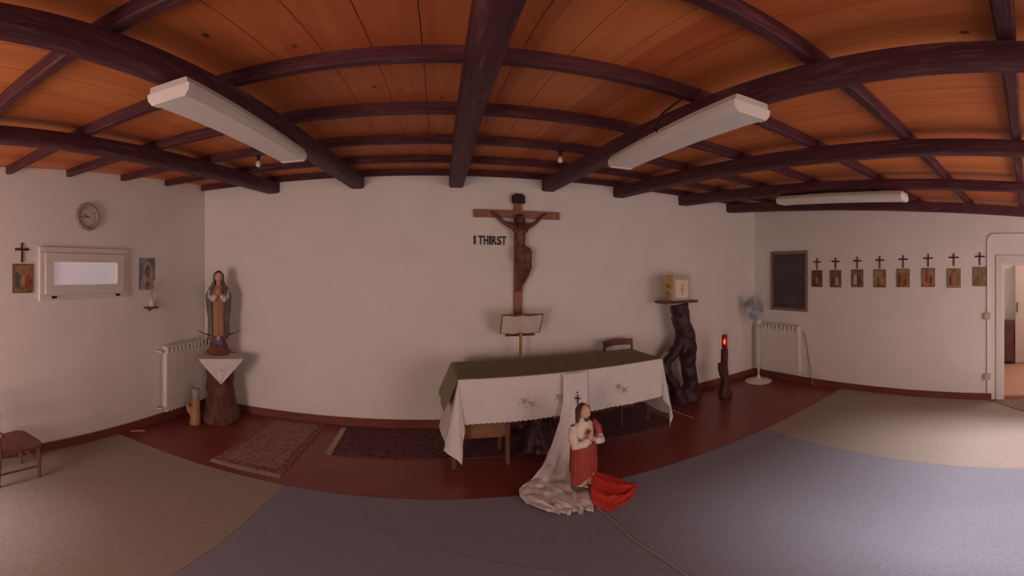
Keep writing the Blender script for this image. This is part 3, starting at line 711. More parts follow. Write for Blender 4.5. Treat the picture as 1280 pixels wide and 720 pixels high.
# chair behind the altar
def chair(label, loc, rz, w=0.37, dp=0.36, sh=0.45, bh=0.90, mat=CHAIRWOOD, seatmat=None, rounded=False):
    t = thing('wooden_chair', label, 'chair', loc, rz)               # faces -y: back at +y
    hw, hd = w / 2, dp / 2
    m = MB(); poly = []
    r = 0.07 if rounded else 0.03
    for cx, cy, a0 in ((hw - r, -hd + r, -PI / 2), (hw - 0.02 - 0.02, hd - 0.02, 0), (-hw + 0.04, hd - 0.02, PI / 2), (-hw + r, -hd + r, PI)):
        rr = r if cy < 0 else 0.02
        for k in range(6): a = a0 + k * PI / 10; poly.append((cx + rr * math.cos(a), cy + rr * math.sin(a)))
    m.prism(poly, sh - 0.025, sh)
    m.build('seat', seatmat or mat, t, 40)
    for s in (-1, 1):
        MB().tube([(s * (hw - 0.03), -hd + 0.03, 0), (s * (hw - 0.035), -hd + 0.035, sh - 0.026)], [0.012, 0.018], 8).build('leg', mat, t)
        MB().tube([(s * (hw - 0.025), hd + 0.01, 0), (s * (hw - 0.03), hd - 0.005, sh - 0.02), (s * (hw - 0.022), hd + 0.02, sh + (bh - sh) * .6), (s * (hw - 0.012), hd + 0.045, bh)], [0.013, 0.017, 0.015, 0.012], 8).build('back_post', mat, t)
    m = MB()
    N = 12
    def rail(z0, z1, yb):
        tt = bmesh.new(); ring_ = []
        for i in range(N + 1):
            u = -1 + 2 * i / N; x = u * (hw + (0.034 if rounded else -0.02)); y = yb + 0.018 * (1 - u * u); up = 0.012 * (1 - u * u)
            ring_.append([tt.verts.new(p) for p in ((x, y - 0.009, z0 + up), (x, y + 0.009, z0 + up), (x, y + 0.009, z1 + up), (x, y - 0.009, z1 + up))])
        for i in range(N):
            for k in range(4): tt.faces.new((ring_[i][k], ring_[i][(k + 1) % 4], ring_[i + 1][(k + 1) % 4], ring_[i + 1][k]))
        tt.faces.new(ring_[0][::-1]); tt.faces.new(ring_[-1]); bmesh.ops.recalc_face_normals(tt, faces=tt.faces)
        return MB().merge(tt)
    rail(bh - 0.075 * (bh - sh) / 0.45, bh - 0.005, hd + 0.035).build('top_rail', mat, t)
    rail(sh + (bh - sh) * 0.40, sh + (bh - sh) * 0.50, hd + 0.005).build('middle_rail', mat, t)
    zs = sh * 0.5
    for nm, a, b in (('stretcher', (-hw + .033, -hd + .033, zs), (hw - .033, -hd + .033, zs)), ('stretcher', (-hw + .03, -hd + .03, zs - .05), (-hw + .03, hd, zs - .05)), ('stretcher', (hw - .03, -hd + .03, zs - .05), (hw - .03, hd, zs - .05))):
        MB().tube([a, b], 0.009, 8).build(nm, mat, t)
    return t
chair('dark wooden chair behind the right end of the altar, only its back rail showing above', (1.975, 3.545, 0.0085), 0.05, 0.39, 0.34, 0.45, 0.912)
LOW = M('low_chair_wood', (0.20, 0.080, 0.068), 0.5, 0.2, 8, 0.1)
chair('low brown wooden chair on the beige carpet at the left edge, beside the window wall', (-2.555, 1.212, 0.0085), PI + 0.05, 0.34, 0.36, 0.325, 0.69, LOW, None, True)

# lectern stand with open book, behind the altar
t = thing('book_stand', 'brass book stand with a twisted pole behind the altar', 'stand', (0.823, 3.62, 0.0085), 0.0)
m = MB()
for k in range(4):
    pts = []
    for i in range(61):
        z = 0.05 + 1.03 * i / 60; a = k * PI / 2 + z * 34; pts.append((0.010 * math.cos(a), 0.010 * math.sin(a), z))
    m.tube(pts, 0.0075, 6)
m.build('pole', BRASS, t)
m = MB(); m.lathe([(0.10, 0), (0.10, 0.010), (0.05, 0.022), (0.018, 0.045), (0.014, 0.06)], (0, 0, 0), 24); m.build('foot', BLACK, t)
LK = T(0, 0, 1.135) @ rot(0, 0, math.radians(35))                    # tilt of the desk: top edge leans back
MB().box(-0.15, 0.15, 0.006, 0.016, -0.08, 0.165, 0.003, LK).build('desk', MIDWOOD, t)
MB().box(-0.15, 0.15, -0.035, 0.006, -0.092, -0.0825, 0.003, LK).build('ledge', MIDWOOD, t)
t = thing('open_book', 'open book with cream pages resting on the brass stand', 'book', (0.823, 3.62, 0.0085), 0.0)
m = MB(); m.box(-0.205, 0.205, -0.004, 0.0055, -0.081, 0.175, 0.002, LK); m.build('cover', M('brown_leather', (0.20, 0.085, 0.05), 0.5, 0.1), t)
def page(s):
    def fn(u, v):
        x = s * 0.194 * u; b = -0.0045 - 0.018 * math.sin(min(1, u * 1.25) * PI) ** 0.8 * (1 - 0.45 * u)
        return LK @ Vector((x, b, -0.070 + 0.232 * v))
    return MB().grid(fn, 14, 4)
for s in (-1, 1): page(s).build('pages', M('cream_paper', (0.68, 0.62, 0.52), 0.8, 0.04, 12), t, 60, [('SOLIDIFY', dict(thickness=0.003, offset=-1.0 if s > 0 else 1.0))])

# ---------------------------------------------------------------- tabernacle stand (root trunk with a shelf)
t = thing('root_pedestal', 'tall dark twisted root pedestal with a flat shelf, right of the altar', 'pedestal', (2.92, 3.70, 0), 0.0)
def rp(px, py):                                                      # crop pixel -> local point on the pedestal's plane
    X = 800 + px / 3.6; Y = 320 + py / 3.6
    az = (X - 546) / 470; el = (338 - Y) / 470; r = 3.70 / math.cos(az)
    return (3.70 * math.tan(az) - 2.92, 0.0, max(0.0, CZ + r * math.tan(el)))
def path(pts): return [rp(a, b) for a, b, _ in pts], [r for _, _, r in pts]
A_ = path([(176, 217, 0.115), (180, 260, 0.105), (190, 310, 0.115), (205, 370, 0.13), (212, 430, 0.115), (218, 500, 0.095), (225, 570, 0.095), (224, 690, 0.12)])
B_ = path([(196, 370, 0.095), (165, 425, 0.07), (128, 465, 0.062), (118, 500, 0.052), (132, 550, 0.060), (160, 600, 0.075), (186, 690, 0.12)])
m = trunk([A_, B_, ([(0.10, -0.02, 0), (0.05, 0, 0.12), (0.02, 0, 0.3)], [0.09, 0.09, 0.06]), ([(-0.10, 0.05, 0), (-0.05, 0.02, 0.1), (0, 0, 0.2)], [0.10, 0.09, 0.06])], gn=0.02, seed=5.0)
for b in range(3): m.ball((rp(205, 380)[0] + random.uniform(-.09, .09), random.uniform(-.1, .03), random.uniform(.55, 1.2)), 0.04, None, 0.06, 10)
m.build('trunk', ROOT, t, 60, REMESH(0.012, 2))
MB().box(-0.425, 0.068, -0.12, 0.12, 1.312, 1.342, 0.006).build('shelf', CHAIRWOOD, t)
zt_ = 1.3425
t = thing('tabernacle_box', 'cream box with a gold-edged door panel on the root pedestal shelf', 'tabernacle', (2.765, 3.70, zt_), 0.02)
CREAM = M('cream_lacquer', (0.72, 0.64, 0.50), 0.45, 0.05); PGOLD = M('pale_gold', (0.58, 0.45, 0.24), 0.5, 0.1)
MB().box(-0.125, 0.125, -0.075, 0.085, 0, 0.29, 0.006).build('body', CREAM, t)
m = MB(); ring(m, -0.115, 0.115, 0.015, 0.275, 0.014, -0.086, -0.076); m.build('gold_frame', PGOLD, t)
dd = MB().box(-0.100, 0.100, -0.083, -0.076, 0.030, 0.260, 0.003).build('door', M('ivory_panel', (0.76, 0.69, 0.57), 0.4, 0.05), t)
m = MB(); m.lathe([(0.020, 0.0), (0.007, 0.010), (0.006, 0.045), (0.021, 0.065), (0.023, 0.09)], (0.0, -0.084, 0.065), 14, sy=0.15); m.ball((0.0, -0.084, 0.18), 0.018, 0.004, 0.018, 12)
m.build('emblem', PGOLD, dd)
m = MB(); m.box(-0.13, 0.13, -0.08, 0.09, 0.2905, 0.302, 0.004); m.build('lid', PGOLD, t)
t = thing('gold_flower_vase', 'yellow flowers in a small gold vase left of the cream box on the shelf', 'flowers', (2.575, 3.655, zt_), 0)
MB().lathe([(0.035, 0), (0.038, 0.008), (0.014, 0.02), (0.026, 0.045), (0.034, 0.075), (0.026, 0.095), (0.030, 0.105)], (0, 0, 0), 18).build('vase', GOLD, t)
m = MB(); fl = MB()
for k in range(20):
    a = k * 2.4; r = 0.015 + 0.040 * ((k * 7) % 10) / 10; z = 0.13 + 0.185 * ((k * 3) % 10) / 10
    m.tube([(0, 0, 0.09), (r * .5 * math.cos(a), r * .5 * math.sin(a), (z + .09) / 2), (r * math.cos(a), r * math.sin(a), z)], 0.0025, 5)
    for q in range(6): b = q * PI / 3; fl.ball((r * math.cos(a) + 0.014 * math.cos(b), r * math.sin(a) + 0.014 * math.sin(b), z), 0.012, 0.012, 0.009, 8)
    fl.ball((r * math.cos(a), r * math.sin(a), z + 0.006), 0.008, None, None, 8, mi=1)
m.build('stems', M('dry_stem', (0.28, 0.24, 0.08), 0.7), t); fl.build('blossoms', [M('yellow_petals', (0.72, 0.50, 0.13), 0.7, 0.15, 30), M('ochre_centre', (0.4, 0.2, 0.05), 0.7)], t)

# ---------------------------------------------------------------- red candle stump on the right
t = thing('branch_candle_stand', 'slim dark branch stump with a short side twig, holding the red candle glass', 'stand', (3.41, 3.55, 0), 0.0)
m = trunk([([(0.0, 0, 0), (0.005, 0, 0.15), (-0.005, 0, 0.4), (0.0, 0, 0.665)], [0.085, 0.062, 0.05, 0.047]), ([(0, 0, 0.28), (-0.075, -0.02, 0.33), (-0.105, -0.025, 0.42), (-0.115, -0.025, 0.50)], [0.035, 0.032, 0.030, 0.026]),
           ([(-0.06, -0.04, 0), (-0.03, -0.02, 0.1), (0, 0, 0.25)], [0.05, 0.045, 0.03]), ([(0.07, -0.02, 0), (0.04, -0.01, 0.1), (0, 0, 0.22)], [0.05, 0.045, 0.03])], gn=0.01, seed=8.0)
m.build('trunk', M('reddish_branch', (0.085, 0.028, 0.027), 0.5, 0.4, 12, 0.4, stretch=(2, 2, .5)), t, 60, REMESH(0.010, 2))
t = thing('red_candle_glass', 'tall red glass with a lit candle on the slim branch stump', 'candle', (3.41, 3.55, 0.662), 0)
RG_ = bpy.data.materials.new('red_glass'); RG_.use_nodes = True
nt = RG_.node_tree; b = nt.nodes['Principled BSDF']; b.inputs['Base Color'].default_value = (0.30, 0.045, 0.035, 1); b.inputs['Roughness'].default_value = 0.2
tb = nt.nodes.new('ShaderNodeBsdfTransparent'); tb.inputs[0].default_value = (0.9, 0.30, 0.22, 1); mx = nt.nodes.new('ShaderNodeMixShader'); mx.inputs[0].default_value = 0.5
nt.links.new(tb.outputs[0], mx.inputs[1]); nt.links.new(b.outputs[0], mx.inputs[2]); nt.links.new(mx.outputs[0], nt.nodes['Material Output'].inputs[0])
MB().lathe([(0.034, 0.0), (0.038, 0.01), (0.038, 0.195), (0.035, 0.196), (0.035, 0.012), (0.03, 0.008)], (0, 0, 0), 24).build('glass', RG_, t)
MB().lathe([(0.031, 0.013), (0.031, 0.07), (0.01, 0.074)], (0, 0, 0), 20).build('wax', M('red_wax', (0.5, 0.10, 0.06), 0.5), t)
MB().lathe([(0.004, 0.076), (0.014, 0.092), (0.013, 0.106), (0.005, 0.128), (0.0008, 0.142)], (0, 0, 0), 12).build('flame', M('flame', (1, 0.6, 0.3), 0.5, emit=(1.0, 0.58, 0.34, 20.0)), t)

# ---------------------------------------------------------------- fan
t = thing('pedestal_fan', 'white pedestal fan with pale blue blades in the right back corner', 'fan', (4.26, 3.70, 0), -0.75)
MB().lathe([(0.195, 0), (0.20, 0.012), (0.16, 0.028), (0.05, 0.042), (0.03, 0.07), (0.022, 0.10)], (0, 0, 0), 40).build('base', WHITEPAINT, t)
m = MB(); m.lathe([(0.014, 0.09), (0.014, 0.62), (0.018, 0.625), (0.018, 0.66), (0.010, 0.665), (0.010, 1.06)], (0, 0, 0), 14); m.build('pole', WHITEPAINT, t)
MB().box(-0.035, 0.035, -0.03, 0.03, 0.90, 1.02, 0.012).build('control_box', WHITEPAINT, t)
HM = T(0, 0, 1.15) @ rot(-0.80, 0, 0.05) @ T(0, -0.035, 0)
m = MB(); m.lathe([(0.03, 0.09), (0.055, 0.07), (0.06, 0.0), (0.05, -0.03), (0.015, -0.04)], (0, 0, 0), 20, HM @ rot(0, 0, PI / 2) @ Matrix.Diagonal((1, 1, -1, 1))); m.build('motor', WHITEPAINT, t)
BL = M('pale_blue_plastic', (0.36, 0.41, 0.54), 0.4, 0.05)
RF = 0.185
for k in range(3):
    def fn(u, v, k=k):
        r = 0.03 + 0.135 * u; a = k * 2 * PI / 3 + (v - 0.5) * (0.9 + 0.45 * u) + 0.35 * u
        return HM @ Vector((r * math.cos(a), -0.075 - 0.035 * (v - 0.5), r * math.sin(a)))
    MB().grid(fn, 8, 8).build('blade', BL, t, 60, [('SOLIDIFY', dict(thickness=0.003))])
MB().ball((0, -0.085, 0), 0.032, 0.022, 0.032, 16, HM).build('hub', BL, t)
for nm, sg in (('front_guard', -1), ('rear_guard', 1)):
    m = MB()
    for k in range(40):
        a = 2 * PI * k / 40; pts = []
        for i in range(6):
            f = i / 5; r = 0.03 + (RF - 0.03) * f; pts.append(HM @ Vector((r * math.cos(a), -0.07 + sg * (0.055 * (1 - f ** 2.2)), r * math.sin(a))))
        m.tube(pts, 0.0016, 4)
    for r, yy in ((RF, 0.0), (0.11, 0.041), (0.03, 0.055)):
        m.tube([HM @ Vector((r * math.cos(2 * PI * k / 40), -0.07 + sg * yy, r * math.sin(2 * PI * k / 40))) for k in range(40)], 0.0035 if r == RF else 0.002, 6, closed=True)
    m.build(nm, M('guard_wire', (0.55, 0.58, 0.66), 0.4), t)

# ---------------------------------------------------------------- radiators
def radiator(label, loc, rz, L_, z0, z1, n):
    t = thing('radiator', label, 'radiator', loc, rz, 'wall radiators')
    RW = M('radiator_enamel', (0.76, 0.74, 0.69), 0.4, 0.03)
    p = L_ / n
    proto = None
    for k in range(n):
        x = (k + 0.5) * p
        if proto is None:
            m = MB(); m.box(-p * 0.485, p * 0.485, -0.105, -0.098, z0 + 0.02, z1 - 0.075, 0.002); m.box(-p * 0.20, p * 0.20, -0.098, -0.03, z0, z1 - 0.012, 0.006); m.box(-p * 0.44, p * 0.44, -0.03, -0.026, z0 + 0.02, z1 - 0.02, 0.002)
            m.box(-p * 0.26, p * 0.26, -0.104, -0.03, z1 - 0.085, z1 - 0.012, 0.004); m.box(-p * 0.485, p * 0.485, -0.106, -0.026, z1 - 0.012, z1, 0.004)
            proto = m.build('section', RW, t); proto.location = (x, 0, 0)
        else:
            c_ = proto.copy(); COL.objects.link(c_); c_.location = (x, 0, 0)
    for z in (z0 + 0.05, z1 - 0.06):
        MB().tube([(0.0, -0.065, z), (L_, -0.065, z)], 0.016, 10).build('header_pipe', RW, t)
        m = MB(); m.tube([(-0.001, -0.065, z), (-0.05, -0.065, z)], 0.013, 10); m.ball((-0.05, -0.065, z), 0.02); m.tube([(-0.05, -0.065, z), (-0.05, -0.002, z)], 0.011, 8); m.build('valve', WHITEPAINT, t)
    for x in (p, L_ - p): MB().box(x - 0.012, x + 0.012, -0.025, -0.0005, z1 - 0.12, z1 - 0.09).build('bracket', WHITEPAINT, t)
    return t
radiator('white finned radiator on the left wall beside the statue stump', on_left(2.99, 0), RL, 0.74, 0.13, 0.895, 12)
radiator('white finned radiator under the blackboard on the right wall', on_right(3.93, 0), RR, 0.80, 0.13, 0.885, 11)
t = tag(MB().tube([on_right(3.10, 0.80, 0.02), on_right(3.07, 0.70, 0.012), on_right(3.02, 0.40, 0.012), on_right(2.96, 0.14, 0.03), on_right(2.93, 0.012, 0.05), on_right(2.85, 0.006, 0.06)], 0.007, 8).build('wall_cable', M('grey_cable', (0.30, 0.27, 0.25), 0.6)), 'thin grey cable hanging down the right wall beside the radiator', 'cable')

# ---------------------------------------------------------------- wall pictures, crosses, clock, board
def wall_cross(loc, rz, label, s=1.0):
    m = MB(); m.box(-0.009 * s, 0.009 * s, -0.012, -0.001, -0.078 * s, 0.078 * s, 0.002); m.box(-0.054 * s, 0.054 * s, -0.0125, -0.0005, 0.022 * s, 0.042 * s, 0.002)
    for dx, dz in ((0, 0.078), (-0.054, 0.032), (0.054, 0.032)): m.ball((dx * s, -0.006, dz * s), 0.012 * s, 0.005, 0.012 * s, 8)
    o = m.build('wall_cross', M('dark_cross', (0.085, 0.035, 0.025), 0.5, 0.1)); o.location = loc; o.rotation_euler = (0, 0, rz)
    return tag(o, label, 'cross', 'small crosses above the station pictures')
def station(loc, rz, label, cols, figs, seed, w=0.176, h=0.243, edge=(0.16, 0.09, 0.05)):
    t = thing('station_picture', label, 'picture', loc, rz, 'small station pictures on the walls')
    MB().box(-w / 2, w / 2, -0.012, -0.001, -h / 2, h / 2, 0.002).build('panel', M('panel_%d' % seed, edge, 0.6, 0.1), t)
    pm = print_material('print_%d' % seed, cols, seed)
    m = MB(); b = 0.007
    m.box(-w / 2 + b, w / 2 - b, -0.0132, -0.0121, -h / 2 + b, h / 2 - b)
    mats = [pm]
    for i, (fx, fz, fw, fh, fc) in enumerate(figs):
        mats.append(M('pigment_%d_%d' % (seed, i), fc, 0.6, 0.15, 30))
        m.box(fx - fw / 2, fx + fw / 2, -0.0142, -0.0133, fz - fh / 2, fz + fh * 0.28, 0.0004, None, i + 1)
        m.ball((fx + fw * 0.1, -0.0138, fz + fh * 0.40), fw * 0.33, 0.0006, fw * 0.36, 10, None, i + 1)
    m.build('print', mats, t, None)
    return t
DK = [(0.05, 0.025, 0.02), (0.12, 0.06, 0.04), (0.22, 0.12, 0.08)]
GR = [(0.10, 0.055, 0.045), (0.19, 0.11, 0.09), (0.30, 0.20, 0.16)]
YE_ = [(0.14, 0.075, 0.03), (0.34, 0.20, 0.08), (0.46, 0.32, 0.15)]
F = lambda x, z, w, h, c_: (x, z, w, h, c_)
RED = (0.36, 0.07, 0.04); TAN = (0.45, 0.30, 0.17); BRN = (0.13, 0.06, 0.035); WHT = (0.55, 0.45, 0.36); OLV = (0.20, 0.17, 0.08); BLU = (0.10, 0.11, 0.16)
ST = [(2.884, DK, [F(0.0, -0.02, 0.035, 0.09, TAN), F(-0.03, -0.04, 0.03, 0.07, BRN), F(0.035, 0.01, 0.03, 0.07, BRN)], 'darkest small picture, next to the blackboard'),
      (2.585, GR, [F(0.02, -0.03, 0.04, 0.11, WHT), F(-0.035, -0.01, 0.035, 0.12, BRN)], 'small dark picture with one pale figure, second from the blackboard'),
      (2.254, GR, [F(-0.03, -0.01, 0.05, 0.14, WHT), F(0.035, -0.02, 0.035, 0.12, BRN)], 'small grey-brown picture with a pale figure on its left, third from the blackboard'),
      (1.928, YE_, [F(-0.02, -0.02, 0.04, 0.10, OLV), F(0.03, -0.045, 0.035, 0.07, TAN)], 'small yellow picture, first of the lighter ones, fourth from the blackboard'),
      (1.603, YE_[:2] + [(0.40, 0.27, 0.16)], [F(0.03, -0.045, 0.05, 0.11, RED), F(-0.05, -0.01, 0.035, 0.13, BRN), F(-0.01, 0.0, 0.03, 0.10, OLV)], 'small picture with a bright red robe low on its right side'),
      (1.267, YE_, [F(-0.02, 0.0, 0.05, 0.12, RED), F(0.035, -0.03, 0.035, 0.09, BRN)], 'small tan picture between the red-robe picture and the pink-figure picture'),
      (0.934, YE_[:2] + [(0.42, 0.25, 0.17)], [F(0.0, -0.01, 0.035, 0.14, (0.42, 0.16, 0.11)), F(-0.045, -0.02, 0.03, 0.12, BRN), F(0.045, -0.02, 0.03, 0.12, OLV)], 'small picture with a pinkish upright figure, second from the doorway conduit'),
      (0.602, [(0.14, 0.09, 0.05), (0.26, 0.19, 0.10), (0.36, 0.29, 0.18)], [F(-0.02, -0.05, 0.05, 0.07, OLV), F(0.03, -0.01, 0.03, 0.09, OLV)], 'small olive picture nearest the doorway, beside the conduit')]
CRL = ['small dark cross above the darkest picture beside the blackboard', 'small dark cross above the second picture from the blackboard', 'small dark cross above the third picture from the blackboard',
       'small dark cross above the yellow picture, fourth from the blackboard', 'small dark cross above the picture with the bright red robe', 'small dark cross above the tan picture, third from the doorway',
       'small dark cross above the picture with the pinkish figure', 'small dark cross above the olive picture nearest the doorway']
ZS = [(1.590, 1.785), (1.592, 1.790), (1.601, 1.795), (1.603, 1.800), (1.610, 1.808), (1.617, 1.820), (1.611, 1.828), (1.632, 1.838)]
for i, ((y, cols, figs, lb), cl) in enumerate(zip(ST, CRL)):
    station(on_right(y, ZS[i][0]), RR, lb, cols, figs, i + 1)
    wall_cross(on_right(y, ZS[i][1] + 0.015), RR, cl)
station(on_left(1.44, 1.641), RL, 'small coloured picture with blue and red figures on the left wall, left of the window', YE_[:2] + [(0.42, 0.27, 0.15)],
        [F(-0.055, -0.01, 0.04, 0.13, BLU), F(0.05, -0.02, 0.045, 0.12, RED), F(0.0, -0.01, 0.03, 0.11, TAN), F(-0.02, -0.085, 0.06, 0.05, OLV)], 11, 0.186, 0.245)
wall_cross(on_left(1.433, 1.856), RL, 'small dark cross above the picture left of the window')

t = thing('wall_clock', 'round grey-rimmed clock with a pale face above the left wall window', 'clock', on_left(2.075, 2.205), RL)
CK = rot(0, 0, PI / 2)
m = MB(); m.tube([CK @ Vector((0.112 * math.cos(2 * PI * k / 40), 0.112 * math.sin(2 * PI * k / 40), 0.020)) for k in range(40)], 0.019, 10, closed=True); m.lathe([(0.115, 0.001), (0.115, 0.014)], (0, 0, 0), 40, CK)
m.build('rim', M('grey_clock_rim', (0.36, 0.32, 0.26), 0.5, 0.05), t)
MB().lathe([(0.10, 0.0145), (0.10, 0.017), (0.097, 0.018)], (0, 0, 0), 40, CK).build('face', M('clock_face', (0.62, 0.58, 0.50), 0.5, 0.03), t)
m = MB()
for k in range(12): MB().box(-0.003, 0.003, -0.0195, -0.0185, 0.076, 0.088, 0, rot(0, k * PI / 6, 0)).build('hour_mark', BLACK, t)
MB().box(-0.004, 0.004, -0.022, -0.020, -0.012, 0.05, 0, rot(0, math.radians(-62), 0)).build('hour_hand', BLACK, t)
MB().box(-0.003, 0.003, -0.025, -0.023, -0.014, 0.078, 0, rot(0, math.radians(-95), 0)).build('minute_hand', BLACK, t)

t = thing('blackboard', 'wood-framed blackboard with faint chalk writing on the right wall', 'blackboard', on_right(3.37, 0), RR)
c2 = 0.333
m = MB(); ring(m, -c2, c2, 1.10, 2.00, 0.045, -0.025, -0.001, 0.004); m.build('frame', M('board_frame', (0.27, 0.165, 0.125), 0.5, 0.15, 8, 0, stretch=(1, 1, 1)), t)
sl = MB().box(-c2 + 0.0451, c2 - 0.0451, -0.012, -0.001, 1.1451, 1.9549).build('slate', M('slate', (0.088, 0.068, 0.078), 0.8, 0.25, 7), t)
m = MB(); random.seed(21)
for r_, z in enumerate([1.915] + [1.845 - 0.052 * k for k in range(13)]):
    x = -0.10 if r_ == 0 else -0.262; xe = 0.14 if r_ == 0 else (0.25 if r_ % 3 else 0.10)
    while x < xe:
        wl = random.uniform(0.025, 0.075); pts = []; n = int(wl / 0.006)
        for i in range(n + 1): pts.append((x + wl * i / n, -0.0128, z + random.uniform(-0.010, 0.010)))
        if n > 1: m.tube(pts, 0.0013, 4)
        x += wl + 0.018
m.build('chalk_writing', M('chalk', (0.22, 0.19, 0.20), 0.95, 0.2), sl)['kind'] = 'stuff'

# poster of a veiled figure, shelf and sprig on the left wall
t = thing('poster', 'blue-grey poster of a veiled figure on the left wall, right of the window', 'poster', on_left(2.81, 1.675), RL)
MB().box(-0.112, 0.108, -0.003, -0.0005, -0.165, 0.165).build('sheet', print_material('poster_ground', [(0.10, 0.13, 0.17), (0.20, 0.22, 0.25), (0.36, 0.33, 0.32)], 2.0, 3), t, None)
PM = Matrix(((1, 0, 0, 0), (0, 0, -1, 0), (0, 1, 0, 0), (0, 0, 0, 1)))          # outline in x, z -> a print facing -y
m = MB()
m.prism([(-0.095, -0.163), (-0.085, -0.07), (-0.06, -0.02), (-0.055, 0.05), (-0.035, 0.10), (0.0, 0.125), (0.035, 0.115), (0.062, 0.07), (0.068, 0.0), (0.080, -0.06), (0.105, -0.10), (0.106, -0.163)], 0.0032, 0.0038, PM)
m.prism([(-0.032, -0.02), (-0.036, 0.04), (-0.018, 0.085), (0.012, 0.095), (0.036, 0.075), (0.044, 0.03), (0.034, -0.02), (0.004, -0.05)], 0.0039, 0.0043, PM, 1)
m.prism([(-0.03, -0.163), (-0.035, -0.11), (-0.012, -0.075), (0.02, -0.08), (0.03, -0.12), (0.02, -0.163)], 0.0039, 0.0043, PM, 1)
m.build('printed_figure', [M('veil_print', (0.42, 0.38, 0.37), 0.6, 0.25, 18), M('face_print', (0.24, 0.15, 0.12), 0.6, 0.3, 25)], t)
t = thing('wall_shelf', 'tiny dark wooden bracket shelf below the poster', 'shelf', on_left(2.835, 1.332), RL)
MB().box(-0.075, 0.075, -0.075, -0.001, -0.018, 0.0, 0.003).build('board', CHAIRWOOD, t)
MB().prism([(-0.001, -0.018), (-0.055, -0.018), (-0.001, -0.05)], -0.01, 0.01, Matrix(((0, 0, 1, 0), (1, 0, 0, 0), (0, 1, 0, 0), (0, 0, 0, 1)))).build('bracket', CHAIRWOOD, t)
t = thing('flower_sprig', 'white flower sprig in a small pale vase on the tiny shelf below the poster', 'flowers', on_left(2.835, 1.3322, 0.038), RL)
PW = M('pale_petals', (0.70, 0.62, 0.55), 0.7, 0.1)
MB().lathe([(0.022, 0), (0.026, 0.02), (0.028, 0.05), (0.012, 0.075), (0.015, 0.085)], (0, 0, 0), 16).build('vase', PW, t)
m = MB(); m.tube([(0, 0, 0.06), (0.012, 0, 0.13), (0.035, 0, 0.20), (0.05, 0, 0.25)], 0.003, 6); m.tube([(0.005, 0, 0.11), (-0.02, 0, 0.15), (-0.03, 0, 0.165)], 0.0025, 6); m.build('stem', M('sprig_stem', (0.35, 0.30, 0.20), 0.7), t)
m = MB()
for x_, z_ in ((0.035, 0.175), (0.062, 0.20), (0.045, 0.225), (0.072, 0.245), (0.05, 0.265), (-0.03, 0.155), (-0.015, 0.135), (0.015, 0.15), (0.06, 0.165)):
    for q in range(5): a = q * 2 * PI / 5; m.ball((x_ + 0.011 * math.cos(a), -0.004 * (q % 2), z_ + 0.011 * math.sin(a)), 0.010, 0.005, 0.010, 8)
m.build('blossoms', PW, t)

# ---------------------------------------------------------------- left corner: stump, cloth, statue of a veiled woman
SX, SY = -2.225, 3.44
RS = -math.atan2(SX, SY)                                             # local -y faces the lens
t = thing('stump_pedestal', 'thick red-brown tree stump pedestal in the left back corner', 'pedestal', (SX, SY, 0), -RS * 0 + 0.0)
m = trunk([([(0.02, 0, 0), (0.0, 0, 0.15), (-0.01, 0, 0.45), (0, 0, 0.758)], [0.205, 0.175, 0.155, 0.15]), ([(0.15, -0.03, 0), (0.10, -0.01, 0.15), (0.03, 0, 0.5)], [0.08, 0.08, 0.05]), ([(-0.08, -0.13, 0), (-0.05, -0.09, 0.15), (0, 0, 0.5)], [0.08, 0.08, 0.05]), ([(0.08, -0.13, 0), (0.05, -0.10, 0.2), (0, 0, 0.55)], [0.07, 0.07, 0.05])], gn=0.012, seed=11.0)
m.build('trunk', STUMP, t, 60, REMESH(0.014, 2))
MB().lathe([(0.19, 0.745), (0.205, 0.752), (0.205, 0.772), (0.20, 0.776)], (0, 0, 0), 32).build('top_board', MIDWOOD, t)
th_ = math.atan2(SX, SY)
cl = MB()
def fn(u, v):                                                        # square cloth, one corner to the front
    a, b = (u - 0.5) * 0.50, (v - 0.5) * 0.50
    x = (a - b) * 0.7071 * 1.0; y = (a + b) * 0.7071; q = -0.085
    if y < q:
        e_ = q - y
        return (x, q - 0.05 - 0.05 * min(1, e_ * 20) - 0.006 * math.sin(x * 30), 0.7775 + 0.002 - max(0, e_ - 0.02) * 1.06)
    r = math.hypot(x, y)
    return (x * (1.0 if abs(x) < 0.225 else 0.225 / abs(x)), min(y, 0.20), 0.779 + 0.0008 * math.sin(x * 40))
def fn2(u, v):
    # top half: strip across the board; lower half: hanging triangle
    w_ = 0.235
    if v < 0.5:
        f = v / 0.5; y = 0.12 - 0.345 * f; half = w_ if y < 0.0 else max(0.05, w_ - y * 1.3)
        return ((u - 0.5) * 2 * half, y, 0.7795)
    f = (v - 0.5) / 0.5
    return ((u - 0.5) * 2 * w_ * (1 - f * 0.985), -0.225 - 0.014 * math.sin(min(1, f * 4) * PI / 2) - 0.006 * math.sin(u * 15) * f, 0.7795 - 0.275 * f)
cl.grid(fn2, 24, 28)
o = cl.build('stump_cloth', CLOTHWHITE, None, 50, [('SOLIDIFY', dict(thickness=0.002, offset=1.0))])
o.location = (SX, SY, 0); o.rotation_euler = (0, 0, -th_); tag(o, 'white triangular cloth corner hanging over the stump pedestal under the tall statue', 'cloth')
m = MB(); m.ball((0.005, -0.244, 0.66), 0.010, 0.002, 0.007, 8); e_ = m.build('embroidered_mark', BLACK, o)

